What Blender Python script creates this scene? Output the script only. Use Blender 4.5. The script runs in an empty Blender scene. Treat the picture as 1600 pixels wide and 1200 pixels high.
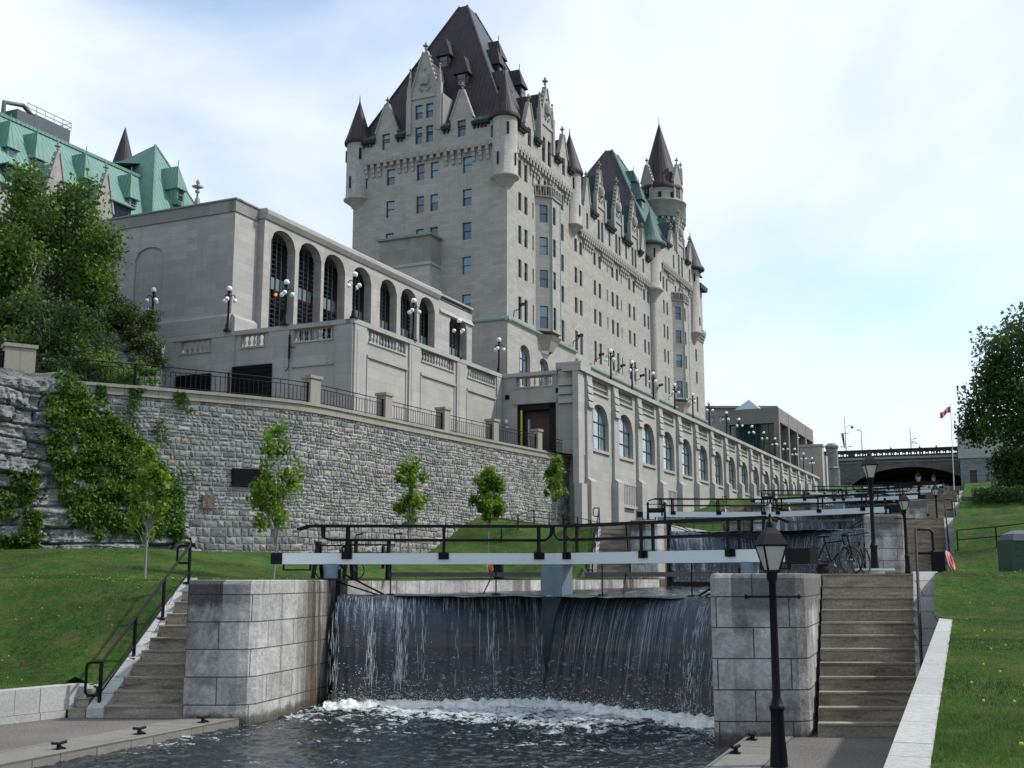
import bpy, math, random
import numpy as np
from mathutils import Vector, Matrix, noise
random.seed(7); NR = np.random.default_rng(11)
R = math.radians
SC = bpy.context.scene; COL = SC.collection
# ------------------------------------------------------------------ camera, world, sun, exposure
F = 1780.0; H = 3.07
PITCH = math.atan(303/F); YAW = math.atan(698/math.hypot(F, 303)); DT = math.atan(818/math.hypot(F, 303))-YAW
cam = bpy.data.objects.new('camera', bpy.data.cameras.new('camera')); COL.objects.link(cam)
cam.data.sensor_width = 36; cam.data.lens = 36*F/1600; cam.data.clip_start = .1; cam.data.clip_end = 6000
cam.location = (0, 0, H); cam.rotation_euler = (math.pi/2+PITCH, 0, YAW); SC.camera = cam
SUN_AZ = YAW-R(84)      # to the right of the view (ccw angle measured from +Y)
SUN_EL = R(47)
w = bpy.data.worlds.new('World'); SC.world = w; w.use_nodes = True
nt = w.node_tree; nt.nodes.clear(); N = nt.nodes.new; Lk = nt.links.new
out = N('ShaderNodeOutputWorld'); bg = N('ShaderNodeBackground'); sky = N('ShaderNodeTexSky')
sky.sky_type = 'NISHITA'; sky.sun_disc = False; sky.sun_elevation = SUN_EL; sky.sun_rotation = -SUN_AZ
sky.air_density = 1.0; sky.dust_density = 1.2; sky.ozone_density = 1.5
tc = N('ShaderNodeTexCoord'); mp = N('ShaderNodeMapping'); mp.inputs['Scale'].default_value = (1, 1, 1.7)
mp.inputs['Location'].default_value = (.35, 1.3, .1)
n1 = N('ShaderNodeTexNoise'); n1.inputs['Scale'].default_value = 1.9; n1.inputs['Detail'].default_value = 7; n1.inputs['Roughness'].default_value = .52
n1.inputs['Distortion'].default_value = .35
cr = N('ShaderNodeValToRGB'); cr.color_ramp.elements[0].position = .36; cr.color_ramp.elements[1].position = .60
cr.color_ramp.elements[0].color = (.12, .12, .12, 1); cr.color_ramp.elements[1].color = (.97, .97, .97, 1)
n2 = N('ShaderNodeTexNoise'); n2.inputs['Scale'].default_value = 5.5; n2.inputs['Detail'].default_value = 5
cc = N('ShaderNodeMixRGB'); cc.inputs[1].default_value = (8.2, 9.1, 9.9, 1); cc.inputs[2].default_value = (10.0, 10.5, 10.8, 1)
mx = N('ShaderNodeMixRGB'); gain = N('ShaderNodeMixRGB'); gain.blend_type = 'MULTIPLY'; gain.inputs[0].default_value = 1
gain.inputs[2].default_value = (2.05, 2.22, 2.3, 1)
Lk(tc.outputs['Generated'], mp.inputs[0]); Lk(mp.outputs[0], n1.inputs[0]); Lk(mp.outputs[0], n2.inputs[0])
Lk(n1.outputs[0], cr.inputs[0]); Lk(cr.outputs[0], mx.inputs[0]); Lk(n2.outputs[0], cc.inputs[0])
Lk(sky.outputs[0], gain.inputs[1]); Lk(gain.outputs[0], mx.inputs[1]); Lk(cc.outputs[0], mx.inputs[2])
Lk(mx.outputs[0], bg.inputs[0]); bg.inputs[1].default_value = .10; Lk(bg.outputs[0], out.inputs[0])
sl = bpy.data.lights.new('sun', 'SUN'); sl.energy = 3.3; sl.angle = R(2.0); sl.color = (1, .97, .925)
so = bpy.data.objects.new('sun', sl); COL.objects.link(so)
sd = Vector((-math.sin(SUN_AZ)*math.cos(SUN_EL), math.cos(SUN_AZ)*math.cos(SUN_EL), math.sin(SUN_EL)))
so.rotation_euler = sd.to_track_quat('Z', 'Y').to_euler(); so.location = (30, 0, 60)
SC.view_settings.view_transform = 'Standard'; SC.view_settings.look = 'None'; SC.view_settings.exposure = .10; SC.view_settings.gamma = 1
SC.view_settings.use_curve_mapping = False
# ------------------------------------------------------------------ frames and helpers
ROT = {'K': 0.0, 'T': -DT, 'V': YAW}      # K along the locks, T along the terrace and hotel, V square to the landing steps
def fw(fr, x, y):
    a = ROT[fr]; c, s = math.cos(a), math.sin(a); return (x*c-y*s, x*s+y*c)
def vk(l, d): return fw('V', l, d)
def kt(x, y, fr='T'):
    a = -ROT[fr]; c, s = math.cos(a), math.sin(a); return (x*c-y*s, x*s+y*c)
def at(px, py, fr='K', x=None, y=None, z=None):
    cp, sp, cy_, sy = math.cos(PITCH), math.sin(PITCH), math.cos(YAW), math.sin(YAW)
    u = px-800; v = 600-py; f = F*cp-v*sp; zz = F*sp+v*cp
    r = kt(u*cy_-f*sy, u*sy+f*cy_, fr)
    t = x/r[0] if x is not None else (y/r[1] if y is not None else (z-H)/zz)
    return (r[0]*t, r[1]*t, H+zz*t)
def ss(t): t = max(0., min(1., t)); return t*t*(3-2*t)
def nz(x, y=0, z=0): return noise.noise((x, y, z))
class MB:
    def __init__(s): s.v = []; s.f = []; s.m = []; s.t = []; s.sm = []; s.uv = {}
    def add(s, vs, fs, m=0, t=.5, smooth=False):
        o = len(s.v); s.v += [tuple(p) for p in vs]
        for f in fs: s.f.append(tuple(i+o for i in f)); s.m.append(m); s.t.append(t); s.sm.append(smooth)
        return s
    def poly(s, pts, m=0, t=.5): return s.add(pts, [range(len(pts))], m, t)
    def box(s, x0, x1, y0, y1, z0, z1, m=0, t=.5):
        return s.prism([(x0, y0), (x1, y0), (x1, y1), (x0, y1)], z0, z1, m, t)
    def prism(s, pl, z0, z1, m=0, t=.5, top=None, mtop=None, smooth=False):
        n = len(pl); a = sum(pl[i][0]*pl[(i+1) % n][1]-pl[(i+1) % n][0]*pl[i][1] for i in range(n))
        if a < 0: pl = pl[::-1]; top = top[::-1] if top else None
        tp = top or pl
        z0s = z0 if isinstance(z0, (list, tuple)) else [z0]*n
        z1s = z1 if isinstance(z1, (list, tuple)) else [z1]*n
        if a < 0:
            z0s = list(z0s)[::-1] if isinstance(z0, (list, tuple)) else z0s
            z1s = list(z1s)[::-1] if isinstance(z1, (list, tuple)) else z1s
        vs = [(p[0], p[1], z0s[i]) for i, p in enumerate(pl)]+[(p[0], p[1], z1s[i]) for i, p in enumerate(tp)]
        s.add(vs, [[i, (i+1) % n, n+(i+1) % n, n+i] for i in range(n)], m, t, smooth)
        s.add(vs, [list(range(n-1, -1, -1))], m, t); s.add(vs, [list(range(n, 2*n))], m if mtop is None else mtop, t)
        return s
    def cyl(s, c, r0, r1, z0, z1, n=12, m=0, t=.5, cap=True):
        return s.lathe(c, [(r0, z0), (r1, z1)], n, m, t, cap)
    def lathe(s, c, prof, n=12, m=0, t=.5, cap=True, smooth=True, ph=0):
        vs = []; fs = []
        for r, z in prof:
            for i in range(n):
                an = 2*math.pi*i/n+ph; vs.append((c[0]+r*math.cos(an), c[1]+r*math.sin(an), z))
        for k in range(len(prof)-1):
            for i in range(n):
                j = (i+1) % n; fs.append([k*n+i, k*n+j, (k+1)*n+j, (k+1)*n+i])
        s.add(vs, fs, m, t, smooth)
        if cap:
            s.add(vs, [list(range(n-1, -1, -1))], m, t); s.add(vs, [[(len(prof)-1)*n+i for i in range(n)]], m, t)
        return s
    def tube(s, pts, r, n=7, m=0, t=.5):
        pts = [Vector(p) for p in pts]; rr = r if isinstance(r, (list, tuple)) else [r]*len(pts)
        vs = []; fs = []; pv = None
        for i, p in enumerate(pts):
            d = (pts[min(i+1, len(pts)-1)]-pts[max(i-1, 0)]).normalized()
            if pv is None:
                a = d.cross(Vector((0, 0, 1)) if abs(d.z) < .9 else Vector((1, 0, 0))).normalized()
            else: a = (pv-d*pv.dot(d)).normalized()
            pv = a; b = d.cross(a)
            for k in range(n):
                an = 2*math.pi*k/n; vs.append(p+(a*math.cos(an)+b*math.sin(an))*rr[i])
        for i in range(len(pts)-1):
            for k in range(n):
                j = (k+1) % n; fs.append([i*n+k, i*n+j, (i+1)*n+j, (i+1)*n+k])
        fs2 = [list(range(n-1, -1, -1)), [(len(pts)-1)*n+k for k in range(n)]]
        s.add(vs, fs, m, t, True); s.add(vs, fs2, m, t); return s
    def bar(s, p, q, w_, h=None, m=0, t=.5):     # square-section bar between two points
        p, q = Vector(p), Vector(q); h = h or w_; d = (q-p).normalized()
        a = d.cross(Vector((0, 0, 1))) if abs(d.z) < .95 else Vector((1, 0, 0)); a.normalize(); b = a.cross(d)
        vs = [e+a*(sx*w_/2)+b*(sy*h/2) for e in (p, q) for sx, sy in ((-1, -1), (1, -1), (1, 1), (-1, 1))]
        return s.add(vs, [[0, 1, 2, 3], [7, 6, 5, 4], [0, 4, 5, 1], [1, 5, 6, 2], [2, 6, 7, 3], [3, 7, 4, 0]], m, t)
    def sphere(s, c, r, n=10, m=0, t=.5, sz=1):
        k = max(4, n//2)
        return s.lathe((c[0], c[1]), [(max(1e-3, r*math.sin(math.pi*i/k)), c[2]-r*sz*math.cos(math.pi*i/k)) for i in range(k+1)], n, m, t, False)
    def ext(s, o):
        k = len(s.v); s.v += o.v; s.f += [tuple(i+k for i in f) for f in o.f]; s.m += o.m; s.t += o.t; s.sm += o.sm; return s
class Face:
    """vertical plane: origin, direction u, outward normal n (all in plan)"""
    def __init__(s, o, u, n): s.o, s.u, s.n = o, u, n
    def p(s, u, z, out=0): return (s.o[0]+s.u[0]*u+s.n[0]*out, s.o[1]+s.u[1]*u+s.n[1]*out, z)
    def box(s, mb, u0, u1, z0, z1, o0, o1, m=0, t=.5):
        a, b, c, d = s.p(u0, 0, o0), s.p(u1, 0, o0), s.p(u1, 0, o1), s.p(u0, 0, o1)
        mb.prism([a[:2], b[:2], c[:2], d[:2]], z0, z1, m, t)
    def prof(s, mb, pts, o0, o1, m=0, t=.5):      # outline in (u,z) given thickness along the normal
        n = len(pts); A = [s.p(u, z, o0) for u, z in pts]; B = [s.p(u, z, o1) for u, z in pts]
        mb.add(A+B, [list(range(n)), list(range(2*n-1, n-1, -1))]+[[i, n+i, n+(i+1) % n, (i+1) % n] for i in range(n)], m, t)
    def side(s, mb, pts, u0, u1, m=0, t=.5):      # outline in (out,z) run along u
        n = len(pts); A = [s.p(u0, z, o) for o, z in pts]; B = [s.p(u1, z, o) for o, z in pts]
        mb.add(A+B, [list(range(n)), list(range(2*n-1, n-1, -1))]+[[i, n+i, n+(i+1) % n, (i+1) % n] for i in range(n)], m, t)
    def wall(s, mb, u0, u1, z0, z1, ops=(), rev=.35, m=0, mr=None, out=0):
        """wall sheet with openings (u0,u1,z0,z1,rise) and reveals"""
        mr = m if mr is None else mr
        us = sorted({u0, u1} | {round(o[0], 4) for o in ops} | {round(o[1], 4) for o in ops}); us = [u for u in us if u0 <= u <= u1]
        for i in range(len(us)-1):
            a, b = us[i], us[i+1]; mid = (a+b)/2
            cuts = sorted([(o[2], o[3]) for o in ops if o[0] < mid < o[1]]); z = z0
            for c0, c1 in cuts:
                if c0 > z+1e-4: mb.poly([s.p(a, z, out), s.p(b, z, out), s.p(b, c0, out), s.p(a, c0, out)], m)
                z = c1
            if z < z1-1e-4: mb.poly([s.p(a, z, out), s.p(b, z, out), s.p(b, z1, out), s.p(a, z1, out)], m)
        for o in ops:
            a, b, c0, c1 = o[:4]; rise = o[4] if len(o) > 4 else 0
            q = lambda u, z, k: s.p(u, z, out-k)
            if rise:
                n = 10; arc = [(a+(b-a)*i/n, c1-rise+rise*math.sqrt(max(0, 1-(2*i/n-1)**2))) for i in range(n+1)]
                for i in range(n):
                    (ua, za), (ub, zb) = arc[i], arc[i+1]
                    mb.poly([q(ua, za, 0), q(ub, zb, 0), q(ub, c1, 0), q(ua, c1, 0)], m)
                    mb.poly([q(ua, za, rev), q(ub, zb, rev), q(ub, zb, 0), q(ua, za, 0)], mr)
                ct = c1-rise
            else:
                ct = c1; mb.poly([q(a, c1, rev), q(b, c1, rev), q(b, c1, 0), q(a, c1, 0)], mr)
            mb.poly([q(a, c0, 0), q(b, c0, 0), q(b, c0, rev), q(a, c0, rev)], mr)
            mb.poly([q(a, c0, rev), q(a, ct, rev), q(a, ct, 0), q(a, c0, 0)], mr)
            mb.poly([q(b, c0, 0), q(b, ct, 0), q(b, ct, rev), q(b, c0, rev)], mr)
def mesh(name, mb, mats, off=(0, 0, 0)):
    me = bpy.data.meshes.new(name); o = Vector(off)
    v = np.array(mb.v, dtype=np.float64).reshape(-1, 3)-np.array(off)
    me.from_pydata(v.tolist(), [], mb.f); me.update()
    for m in (mats if isinstance(mats, (list, tuple)) else [mats]): me.materials.append(m)
    me.polygons.foreach_set('material_index', mb.m); me.polygons.foreach_set('use_smooth', mb.sm)
    nl = len(me.loops); uvl = me.uv_layers.new(name='UVMap')
    nn = np.empty(len(me.polygons)*3); me.polygons.foreach_get('normal', nn); nn = nn.reshape(-1, 3)
    lt = np.empty(len(me.polygons), dtype=np.int32); me.polygons.foreach_get('loop_total', lt)
    vi = np.empty(nl, dtype=np.int32); me.loops.foreach_get('vertex_index', vi)
    pn = np.repeat(nn, lt, axis=0); pw = v[vi]+np.array(off)
    t = np.stack([-pn[:, 1], pn[:, 0], np.zeros(nl)], 1); ln = np.linalg.norm(t, axis=1); flat = (ln < .3)
    t[flat] = (1, 0, 0); ln[flat] = 1; t /= ln[:, None]; b = np.cross(pn, t)
    uv = np.stack([(pw*t).sum(1), (pw*b).sum(1)], 1)
    if mb.uv:
        arr = mb.uv['all']; uv = np.array([arr[i] for i in vi])
    uvl.data.foreach_set('uv', uv.astype(np.float32).ravel())
    ca = me.color_attributes.new('tint', 'FLOAT_COLOR', 'CORNER')
    tt = np.repeat(np.array(mb.t, dtype=np.float32), lt); ca.data.foreach_set('color', np.stack([tt, tt, tt, np.ones(nl, np.float32)], 1).ravel())
    return me
def props(o, label=None, cat=None, group=None, kind=None):
    for k, v in (('label', label), ('category', cat), ('group', group), ('kind', kind)):
        if v: o[k] = v
    return o
class Thing:
    def __init__(s, name, label, cat, base=(0, 0, 0), fr='K', group=None, kind=None):
        s.base = base; s.fr = fr; s.o = bpy.data.objects.new(name, None); COL.objects.link(s.o); s.o.empty_display_size = .3
        x, y = fw(fr, base[0], base[1]); s.o.location = (x, y, base[2]); s.o.rotation_euler[2] = ROT[fr]
        props(s.o, label, cat, group, kind)
    def part(s, name, mb, mats, parent=None, label=None):
        o = bpy.data.objects.new(name, mesh(name, mb, mats, s.base)); COL.objects.link(o); o.parent = parent or s.o
        if label: o['label'] = label
        return o
    def inst(s, name, me, loc, rz=0, parent=None):      # shared mesh part at a frame position
        o = bpy.data.objects.new(name, me); COL.objects.link(o)
        o.parent = parent or s.o; o.location = Vector(loc)-Vector(s.base); o.rotation_euler[2] = rz; return o
def single(name, mb, mats, label=None, cat=None, fr='K', group=None, kind=None, base=None):
    if base is None:
        v = np.array(mb.v); base = ((v[:, 0].min()+v[:, 0].max())/2, (v[:, 1].min()+v[:, 1].max())/2, v[:, 2].min())
    o = bpy.data.objects.new(name, mesh(name, mb, mats, base)); COL.objects.link(o)
    x, y = fw(fr, base[0], base[1]); o.location = (x, y, base[2]); o.rotation_euler[2] = ROT[fr]
    return props(o, label, cat, group, kind)
def copy_tree(o, parent=None):
    c = o.copy(); COL.objects.link(c)
    if parent: c.parent = parent
    for ch in [x for x in o.children]: copy_tree(ch, c)
    return c
# ------------------------------------------------------------------ materials
class NM:
    def __init__(s, name, rough=.8, metal=0, spec=.4):
        s.mat = bpy.data.materials.new(name); s.mat.use_nodes = True; s.n = s.mat.node_tree.nodes; s.l = s.mat.node_tree.links
        s.b = s.n['Principled BSDF']; s.b.inputs['Roughness'].default_value = rough; s.b.inputs['Metallic'].default_value = metal
        s.b.inputs['Specular IOR Level'].default_value = spec; s.uvn = None
    def node(s, k, **kw):
        n = s.n.new('ShaderNode'+k)
        for a, b in kw.items(): setattr(n, a, b)
        return n
    def src(s, kind='uv', scale=(1, 1, 1)):
        t = s.node('TexCoord'); m = s.node('Mapping'); m.inputs['Scale'].default_value = scale
        s.l.new(t.outputs['UV' if kind == 'uv' else ('Object' if kind == 'obj' else 'Generated')], m.inputs[0]); return m.outputs[0]
    def noise(s, vec, sc, det=4, rough=.55, dist=0):
        n = s.node('TexNoise'); n.inputs['Scale'].default_value = sc; n.inputs['Detail'].default_value = det
        n.inputs['Roughness'].default_value = rough; n.inputs['Distortion'].default_value = dist; s.l.new(vec, n.inputs[0]); return n.outputs[0]
    def ramp(s, v, stops):
        r = s.node('ValToRGB'); e = r.color_ramp.elements
        while len(e) < len(stops): e.new(.5)
        for i, (p, c) in enumerate(stops):
            e[i].position = p; e[i].color = (c[0], c[1], c[2], 1) if isinstance(c, (tuple, list)) else (c, c, c, 1)
        s.l.new(v, r.inputs[0]); return r.outputs[0]
    def mix(s, a, b, f, mode='MIX'):
        m = s.node('MixRGB', blend_type=mode)
        for i, x in ((1, a), (2, b), (0, f)):
            if hasattr(x, 'links') or hasattr(x, 'is_output'): s.l.new(x, m.inputs[i])
            elif isinstance(x, (tuple, list)): m.inputs[i].default_value = (x[0], x[1], x[2], 1)
            else: m.inputs[i].default_value = x if i == 0 else (x, x, x, 1)
        return m.outputs[0]
    def math(s, op, a, b=0):
        m = s.node('Math', operation=op)
        for i, x in ((0, a), (1, b)):
            if hasattr(x, 'is_output'): s.l.new(x, m.inputs[i])
            else: m.inputs[i].default_value = x
        return m.outputs[0]
    def brick(s, vec, c1, c2, mo, bw, rh, ms=.01, off=.5, sm=.1):
        b = s.node('TexBrick'); s.l.new(vec, b.inputs[0]); b.offset = off
        for k, v in (('Color1', c1), ('Color2', c2), ('Mortar', mo)): b.inputs[k].default_value = (*v, 1)
        for k, v in (('Scale', 1), ('Brick Width', bw), ('Row Height', rh), ('Mortar Size', ms), ('Mortar Smooth', sm), ('Bias', 0)): b.inputs[k].default_value = v
        return b.outputs
    def attr(s): a = s.node('Attribute'); a.attribute_name = 'tint'; return a.outputs['Fac']
    def bump(s, h, st=.3, dist=.02):
        b = s.node('Bump'); b.inputs['Strength'].default_value = st; b.inputs['Distance'].default_value = dist
        s.l.new(h, b.inputs['Height']); s.l.new(b.outputs[0], s.b.inputs['Normal'])
    def out(s, c):
        if hasattr(c, 'is_output'): s.l.new(c, s.b.inputs['Base Color'])
        else: s.b.inputs['Base Color'].default_value = (*c, 1)
        return s.mat
def plain(name, c, rough=.6, metal=0, spec=.4, var=.25, sc=3.):
    m = NM(name, rough, metal, spec); v = m.src('obj'); n = m.noise(v, sc, 5)
    return m.out(m.mix(tuple(x*(1-var) for x in c), tuple(min(1, x*(1+var)) for x in c), n))
def ashlar(name, c, bw=1.1, rh=.42, var=.09, mort=.72, stain=.35, ms=.008, rough=.85, big=.25, bump=.25, streak=.35):
    m = NM(name, rough, 0, .25); v = m.src('uv')
    k1 = tuple(x*(1+var) for x in c); k2 = tuple(x*(1-var) for x in c)
    b = m.brick(v, k1, k2, tuple(x*mort for x in c), bw, rh, ms)
    col = m.mix(b[0], tuple(x*.66 for x in c), m.ramp(m.noise(v, big, 6, .65, .4), [(.45, 0.), (.75, stain)]))
    v2 = m.src('uv', (1.6, .12, 1)); col = m.mix(col, tuple(x*.55 for x in c), m.ramp(m.noise(v2, 1.1, 6, .6), [(.55, 0.), (.8, streak)]))
    n3 = m.noise(v, 14, 4, .7); col = m.mix(col, m.ramp(n3, [(.3, .78), (.7, 1.12)]), 1., 'MULTIPLY')
    h = m.mix(m.mix(b[1], 1., 0., 'MIX') if False else n3, (0, 0, 0), b[1]); m.bump(h, bump, .03)
    return m.out(col)
M = {}
M['hotel'] = ashlar('hotel_limestone', (.362, .343, .312), 1.2, .42, .10, .78, .42, .014, streak=.5)
M['trim'] = ashlar('carved_limestone', (.34, .325, .30), 2.2, 1.2, .06, .8, .5, .01, big=.6)
M['terrace'] = ashlar('terrace_limestone', (.385, .368, .338), 1.7, .75, .08, .76, .45, .012, streak=.5)
M['annex'] = ashlar('annex_limestone', (.38, .365, .34), 1.9, .55, .11, .80, .35, .012, streak=.45)
M['grime'] = ashlar('grimy_limestone', (.25, .242, .225), 2.5, 1.2, .1, .8, .6, .01, big=.8)
M['capstone'] = ashlar('coping_sandstone', (.31, .285, .24), 1.6, 3., .06, .6, .4, .02)
M['lockstone'] = ashlar('lock_wall_limestone', (.42, .415, .395), 1.35, .60, .10, .30, .45, .014, big=.5, bump=.6, streak=.5)
M['quaystone'] = ashlar('quay_edge_stone', (.20, .19, .165), 1.6, 3., .12, .5, .6, .02, big=1.2)
M['drystone'] = ashlar('granite_kerb', (.40, .395, .375), 1.7, 3., .08, .4, .45, .014, big=1.2, bump=.4)
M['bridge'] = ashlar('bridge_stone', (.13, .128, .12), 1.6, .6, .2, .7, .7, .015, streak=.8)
M['greybrick'] = ashlar('grey_stone_blocks', (.20, .205, .21), 1.0, .5, .2, .6, .5, .02)
M['far'] = ashlar('far_building_stone', (.27, .25, .235), 1.0, .5, .05, .8, .3, .01)
M['farbrown'] = ashlar('brown_precast', (.23, .205, .19), 2.0, 1.5, .05, .8, .3, .01)
def mk_pier():
    m = NM('weathered_lock_stone', .88, 0, .3); v = m.src('uv')
    b = m.brick(v, (.50, .485, .455), (.39, .38, .36), (.09, .08, .07), 1.45, .60, .013)
    t = m.attr(); sx = m.node('SeparateXYZ'); m.l.new(v, sx.inputs[0]); topd = m.ramp(m.math('DIVIDE', sx.outputs[1], 4.1), [(.0, .0), (.60, .0), (.80, .06), (.86, .26), (1., .30)])
    col = m.mix(b[0], (.040, .038, .036), m.math('MULTIPLY', m.ramp(m.math('ADD', m.noise(m.src('uv', (1, .6, 1)), .9, 8, .7, .5), topd), [(.42, 0.), (.66, .9)]), m.ramp(t, [(.0, 1.), (.3, .8), (.55, .35), (.66, .05)])))
    col = m.mix(col, (.060, .042, .024), m.math('MULTIPLY', m.ramp(m.math('ADD', m.noise(m.src('uv', (1.5, .12, 1)), 1.2, 6, .6, .6), m.math('MULTIPLY', t, .22)), [(.50, 0.), (.66, .93)]), m.ramp(t, [(.66, 0.), (.88, 1.)])))
    col = m.mix(col, (.11, .11, .11), m.ramp(m.noise(m.src('uv', (2.2, .10, 1)), 1.3, 5), [(.56, 0.), (.72, .6)]))
    wet = m.math('ADD', m.math('DIVIDE', sx.outputs[1], 4.), m.math('MULTIPLY', m.math('SUBTRACT', m.noise(m.src('uv', (1, .4, 1)), 2.2, 6, .7), .5), .14))
    col = m.mix(col, (.055, .045, .028), m.ramp(wet, [(.205, .9), (.235, .75), (.262, .0)]))
    n3 = m.noise(v, 10, 5, .75); n4 = m.noise(v, 2.2, 8, .7, .3); col = m.mix(col, m.ramp(n3, [(.3, .68), (.7, 1.2)]), 1., 'MULTIPLY'); col = m.mix(col, m.ramp(n4, [(.32, .72), (.68, 1.2)]), 1., 'MULTIPLY')
    m.bump(m.mix(n3, (0, 0, 0), b[1]), .7, .04); return m.out(col)
M['pier'] = mk_pier()
def mk_rubble():
    m = NM('rubble_stone', .92, 0, .2); v = m.src('obj'); t = m.attr()
    col = m.ramp(t, [(.0, (.15, .148, .142)), (.3, (.235, .23, .22)), (.6, (.32, .31, .29)), (.8, (.27, .235, .19)), (.93, (.41, .40, .375)), (1., (.19, .125, .095))])
    n = m.noise(v, 5, 7, .7); col = m.mix(col, m.ramp(n, [(.3, .62), (.7, 1.25)]), 1., 'MULTIPLY'); m.bump(n, .8, .12); return m.out(col)
M['rubble'] = mk_rubble()
M['mortar'] = plain('lime_mortar', (.50, .50, .485), .95)
def mk_rock():
    m = NM('layered_rock', .9, 0, .25); v = m.src('obj'); n = m.noise(m.src('obj', (.5, .5, 2.6)), 1.5, 9, .66, .6)
    col = m.ramp(n, [(.28, (.10, .10, .10)), (.42, (.22, .22, .22)), (.56, (.32, .32, .315)), (.72, (.45, .445, .43))])
    n2 = m.noise(v, 7, 7, .72); col = m.mix(col, m.ramp(n2, [(.35, .55), (.7, 1.2)]), 1., 'MULTIPLY'); m.bump(m.mix(n, n2, .5), 1, .25); return m.out(col)
M['rock'] = mk_rock()
def mk_steps():
    m = NM('stair_stone', .85, 0, .3); v = m.src('uv'); n = m.noise(m.src('uv', (.45, 2.2, 1)), 1.6, 8, .68, .5)
    col = m.ramp(n, [(.30, (.075, .062, .045)), (.44, (.23, .195, .145)), (.58, (.33, .285, .215)), (.75, (.42, .385, .33))])
    n2 = m.noise(v, 16, 4, .7); col = m.mix(col, m.ramp(n2, [(.3, .65), (.7, 1.25)]), 1., 'MULTIPLY'); m.bump(n2, .5, .02); return m.out(col)
M['steps'] = mk_steps()
def mk_path():
    m = NM('pebbled_asphalt', .95, 0, .2); v = m.src('obj'); n = m.noise(v, 24, 4, .85); n2 = m.noise(v, .5, 5)
    col = m.ramp(n, [(.35, (.075, .068, .062)), (.5, (.14, .125, .115)), (.65, (.25, .23, .21))]); col = m.mix(col, m.ramp(n2, [(.3, .8), (.7, 1.15)]), 1., 'MULTIPLY')
    m.bump(n, .5, .02); return m.out(col)
M['path'] = mk_path()
def mk_grass():
    m = NM('mown_grass', .95, 0, .15); v = m.src('obj'); n = m.noise(v, .35, 6, .6); n2 = m.noise(v, 7, 6, .75); n3 = m.noise(v, 1.6, 5, .6)
    col = m.ramp(n2, [(.3, (.014, .040, .007)), (.5, (.036, .090, .012)), (.7, (.068, .135, .022))])
    col = m.mix(col, (.105, .095, .035), m.ramp(n3, [(.47, 0.), (.66, .8)])); col = m.mix(col, m.ramp(n, [(.3, .55), (.7, 1.3)]), 1., 'MULTIPLY')
    m.bump(n2, .9, .12); return m.out(col)
M['grass'] = mk_grass()
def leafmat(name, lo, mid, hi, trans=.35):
    m = NM(name, .55, 0, .35); t = m.attr(); c = m.ramp(t, [(.0, lo), (.5, mid), (1., hi)]); m.out(c)
    tr = m.node('BsdfTranslucent'); m.l.new(m.mix(c, (1.3, 1.3, .6), 1., 'MULTIPLY'), tr.inputs[0]); ms = m.node('MixShader'); ms.inputs[0].default_value = trans
    o = m.n['Material Output']; m.l.new(m.b.outputs[0], ms.inputs[1]); m.l.new(tr.outputs[0], ms.inputs[2]); m.l.new(ms.outputs[0], o.inputs[0]); return m.mat
M['blade'] = leafmat('grass_blades', (.020, .054, .008), (.058, .140, .017), (.15, .185, .045), .35)
M['leaf'] = leafmat('tree_leaves', (.026, .058, .012), (.066, .130, .022), (.14, .22, .036))
M['leafdark'] = leafmat('dark_leaves', (.018, .042, .014), (.044, .090, .026), (.09, .15, .036), .38)
M['maple'] = leafmat('young_maple_leaves', (.045, .10, .014), (.12, .21, .026), (.24, .33, .045), .5)
M['ivy'] = leafmat('ivy_leaves', (.026, .068, .010), (.066, .145, .020), (.13, .22, .032), .35)
M['brush'] = leafmat('brown_brush_leaves', (.026, .038, .012), (.050, .074, .020), (.085, .120, .028), .25)
M['bark'] = plain('bark', (.10, .085, .07), .95, var=.4, sc=9)
M['barkpale'] = plain('pale_bark', (.20, .19, .17), .9, sc=12)
M['black'] = plain('black_painted_iron', (.005, .005, .008), .5, 0, .16, .3)
def mk_paint():
    m = NM('lock_beam_paint', .55, 0, .35); v = m.src('obj'); n = m.noise(m.src('obj', (1, 1, 3)), 2.5, 8, .7); f = m.noise(m.src('obj', (1, 1, 4)), 9, 8, .8, .3)
    col = m.mix((.56, .62, .63), (.68, .72, .71), n); col = m.mix(col, (.22, .21, .19), m.ramp(f, [(.66, 0.), (.72, .8)])); m.bump(f, .3, .01); return m.out(col)
M['white'] = mk_paint()
M['bluegrey'] = plain('blue_grey_paint', (.13, .19, .225), .5, 0, .5, .25, 6)
M['timber'] = plain('wet_timber', (.022, .022, .024), .35, 0, .5, .5, 4)
M['greywood'] = plain('weathered_wood', (.13, .125, .12), .8)
M['red'] = plain('red_paint', (.55, .03, .03), .5); M['orange'] = plain('orange_plastic', (.62, .10, .03), .5); M['salmon'] = plain('faded_red_plastic', (.62, .14, .13), .6)
M['green'] = plain('green_bin_paint', (.008, .042, .026), .55, 0, .5, .2); M['slate'] = plain('slate_plastic', (.07, .085, .10), .5)
M['chrome'] = plain('worn_steel', (.10, .10, .10), .5, .5); M['rubber'] = plain('tyre_rubber', (.02, .02, .02), .8)
M['earth'] = plain('earth', (.10, .085, .06), .95); M['yellow'] = plain('yellow_paint', (.55, .55, .06), .6); M['brown'] = plain('brown_door', (.075, .05, .04), .7)
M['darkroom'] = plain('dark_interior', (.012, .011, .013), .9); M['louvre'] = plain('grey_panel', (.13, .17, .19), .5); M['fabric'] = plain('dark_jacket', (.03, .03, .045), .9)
M['skin'] = plain('skin', (.42, .26, .19), .6); M['hair'] = plain('dark_hair', (.03, .02, .015), .8); M['copperlite'] = plain('pale_copper_flashing', (.26, .36, .31), .7, var=.3)
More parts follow.
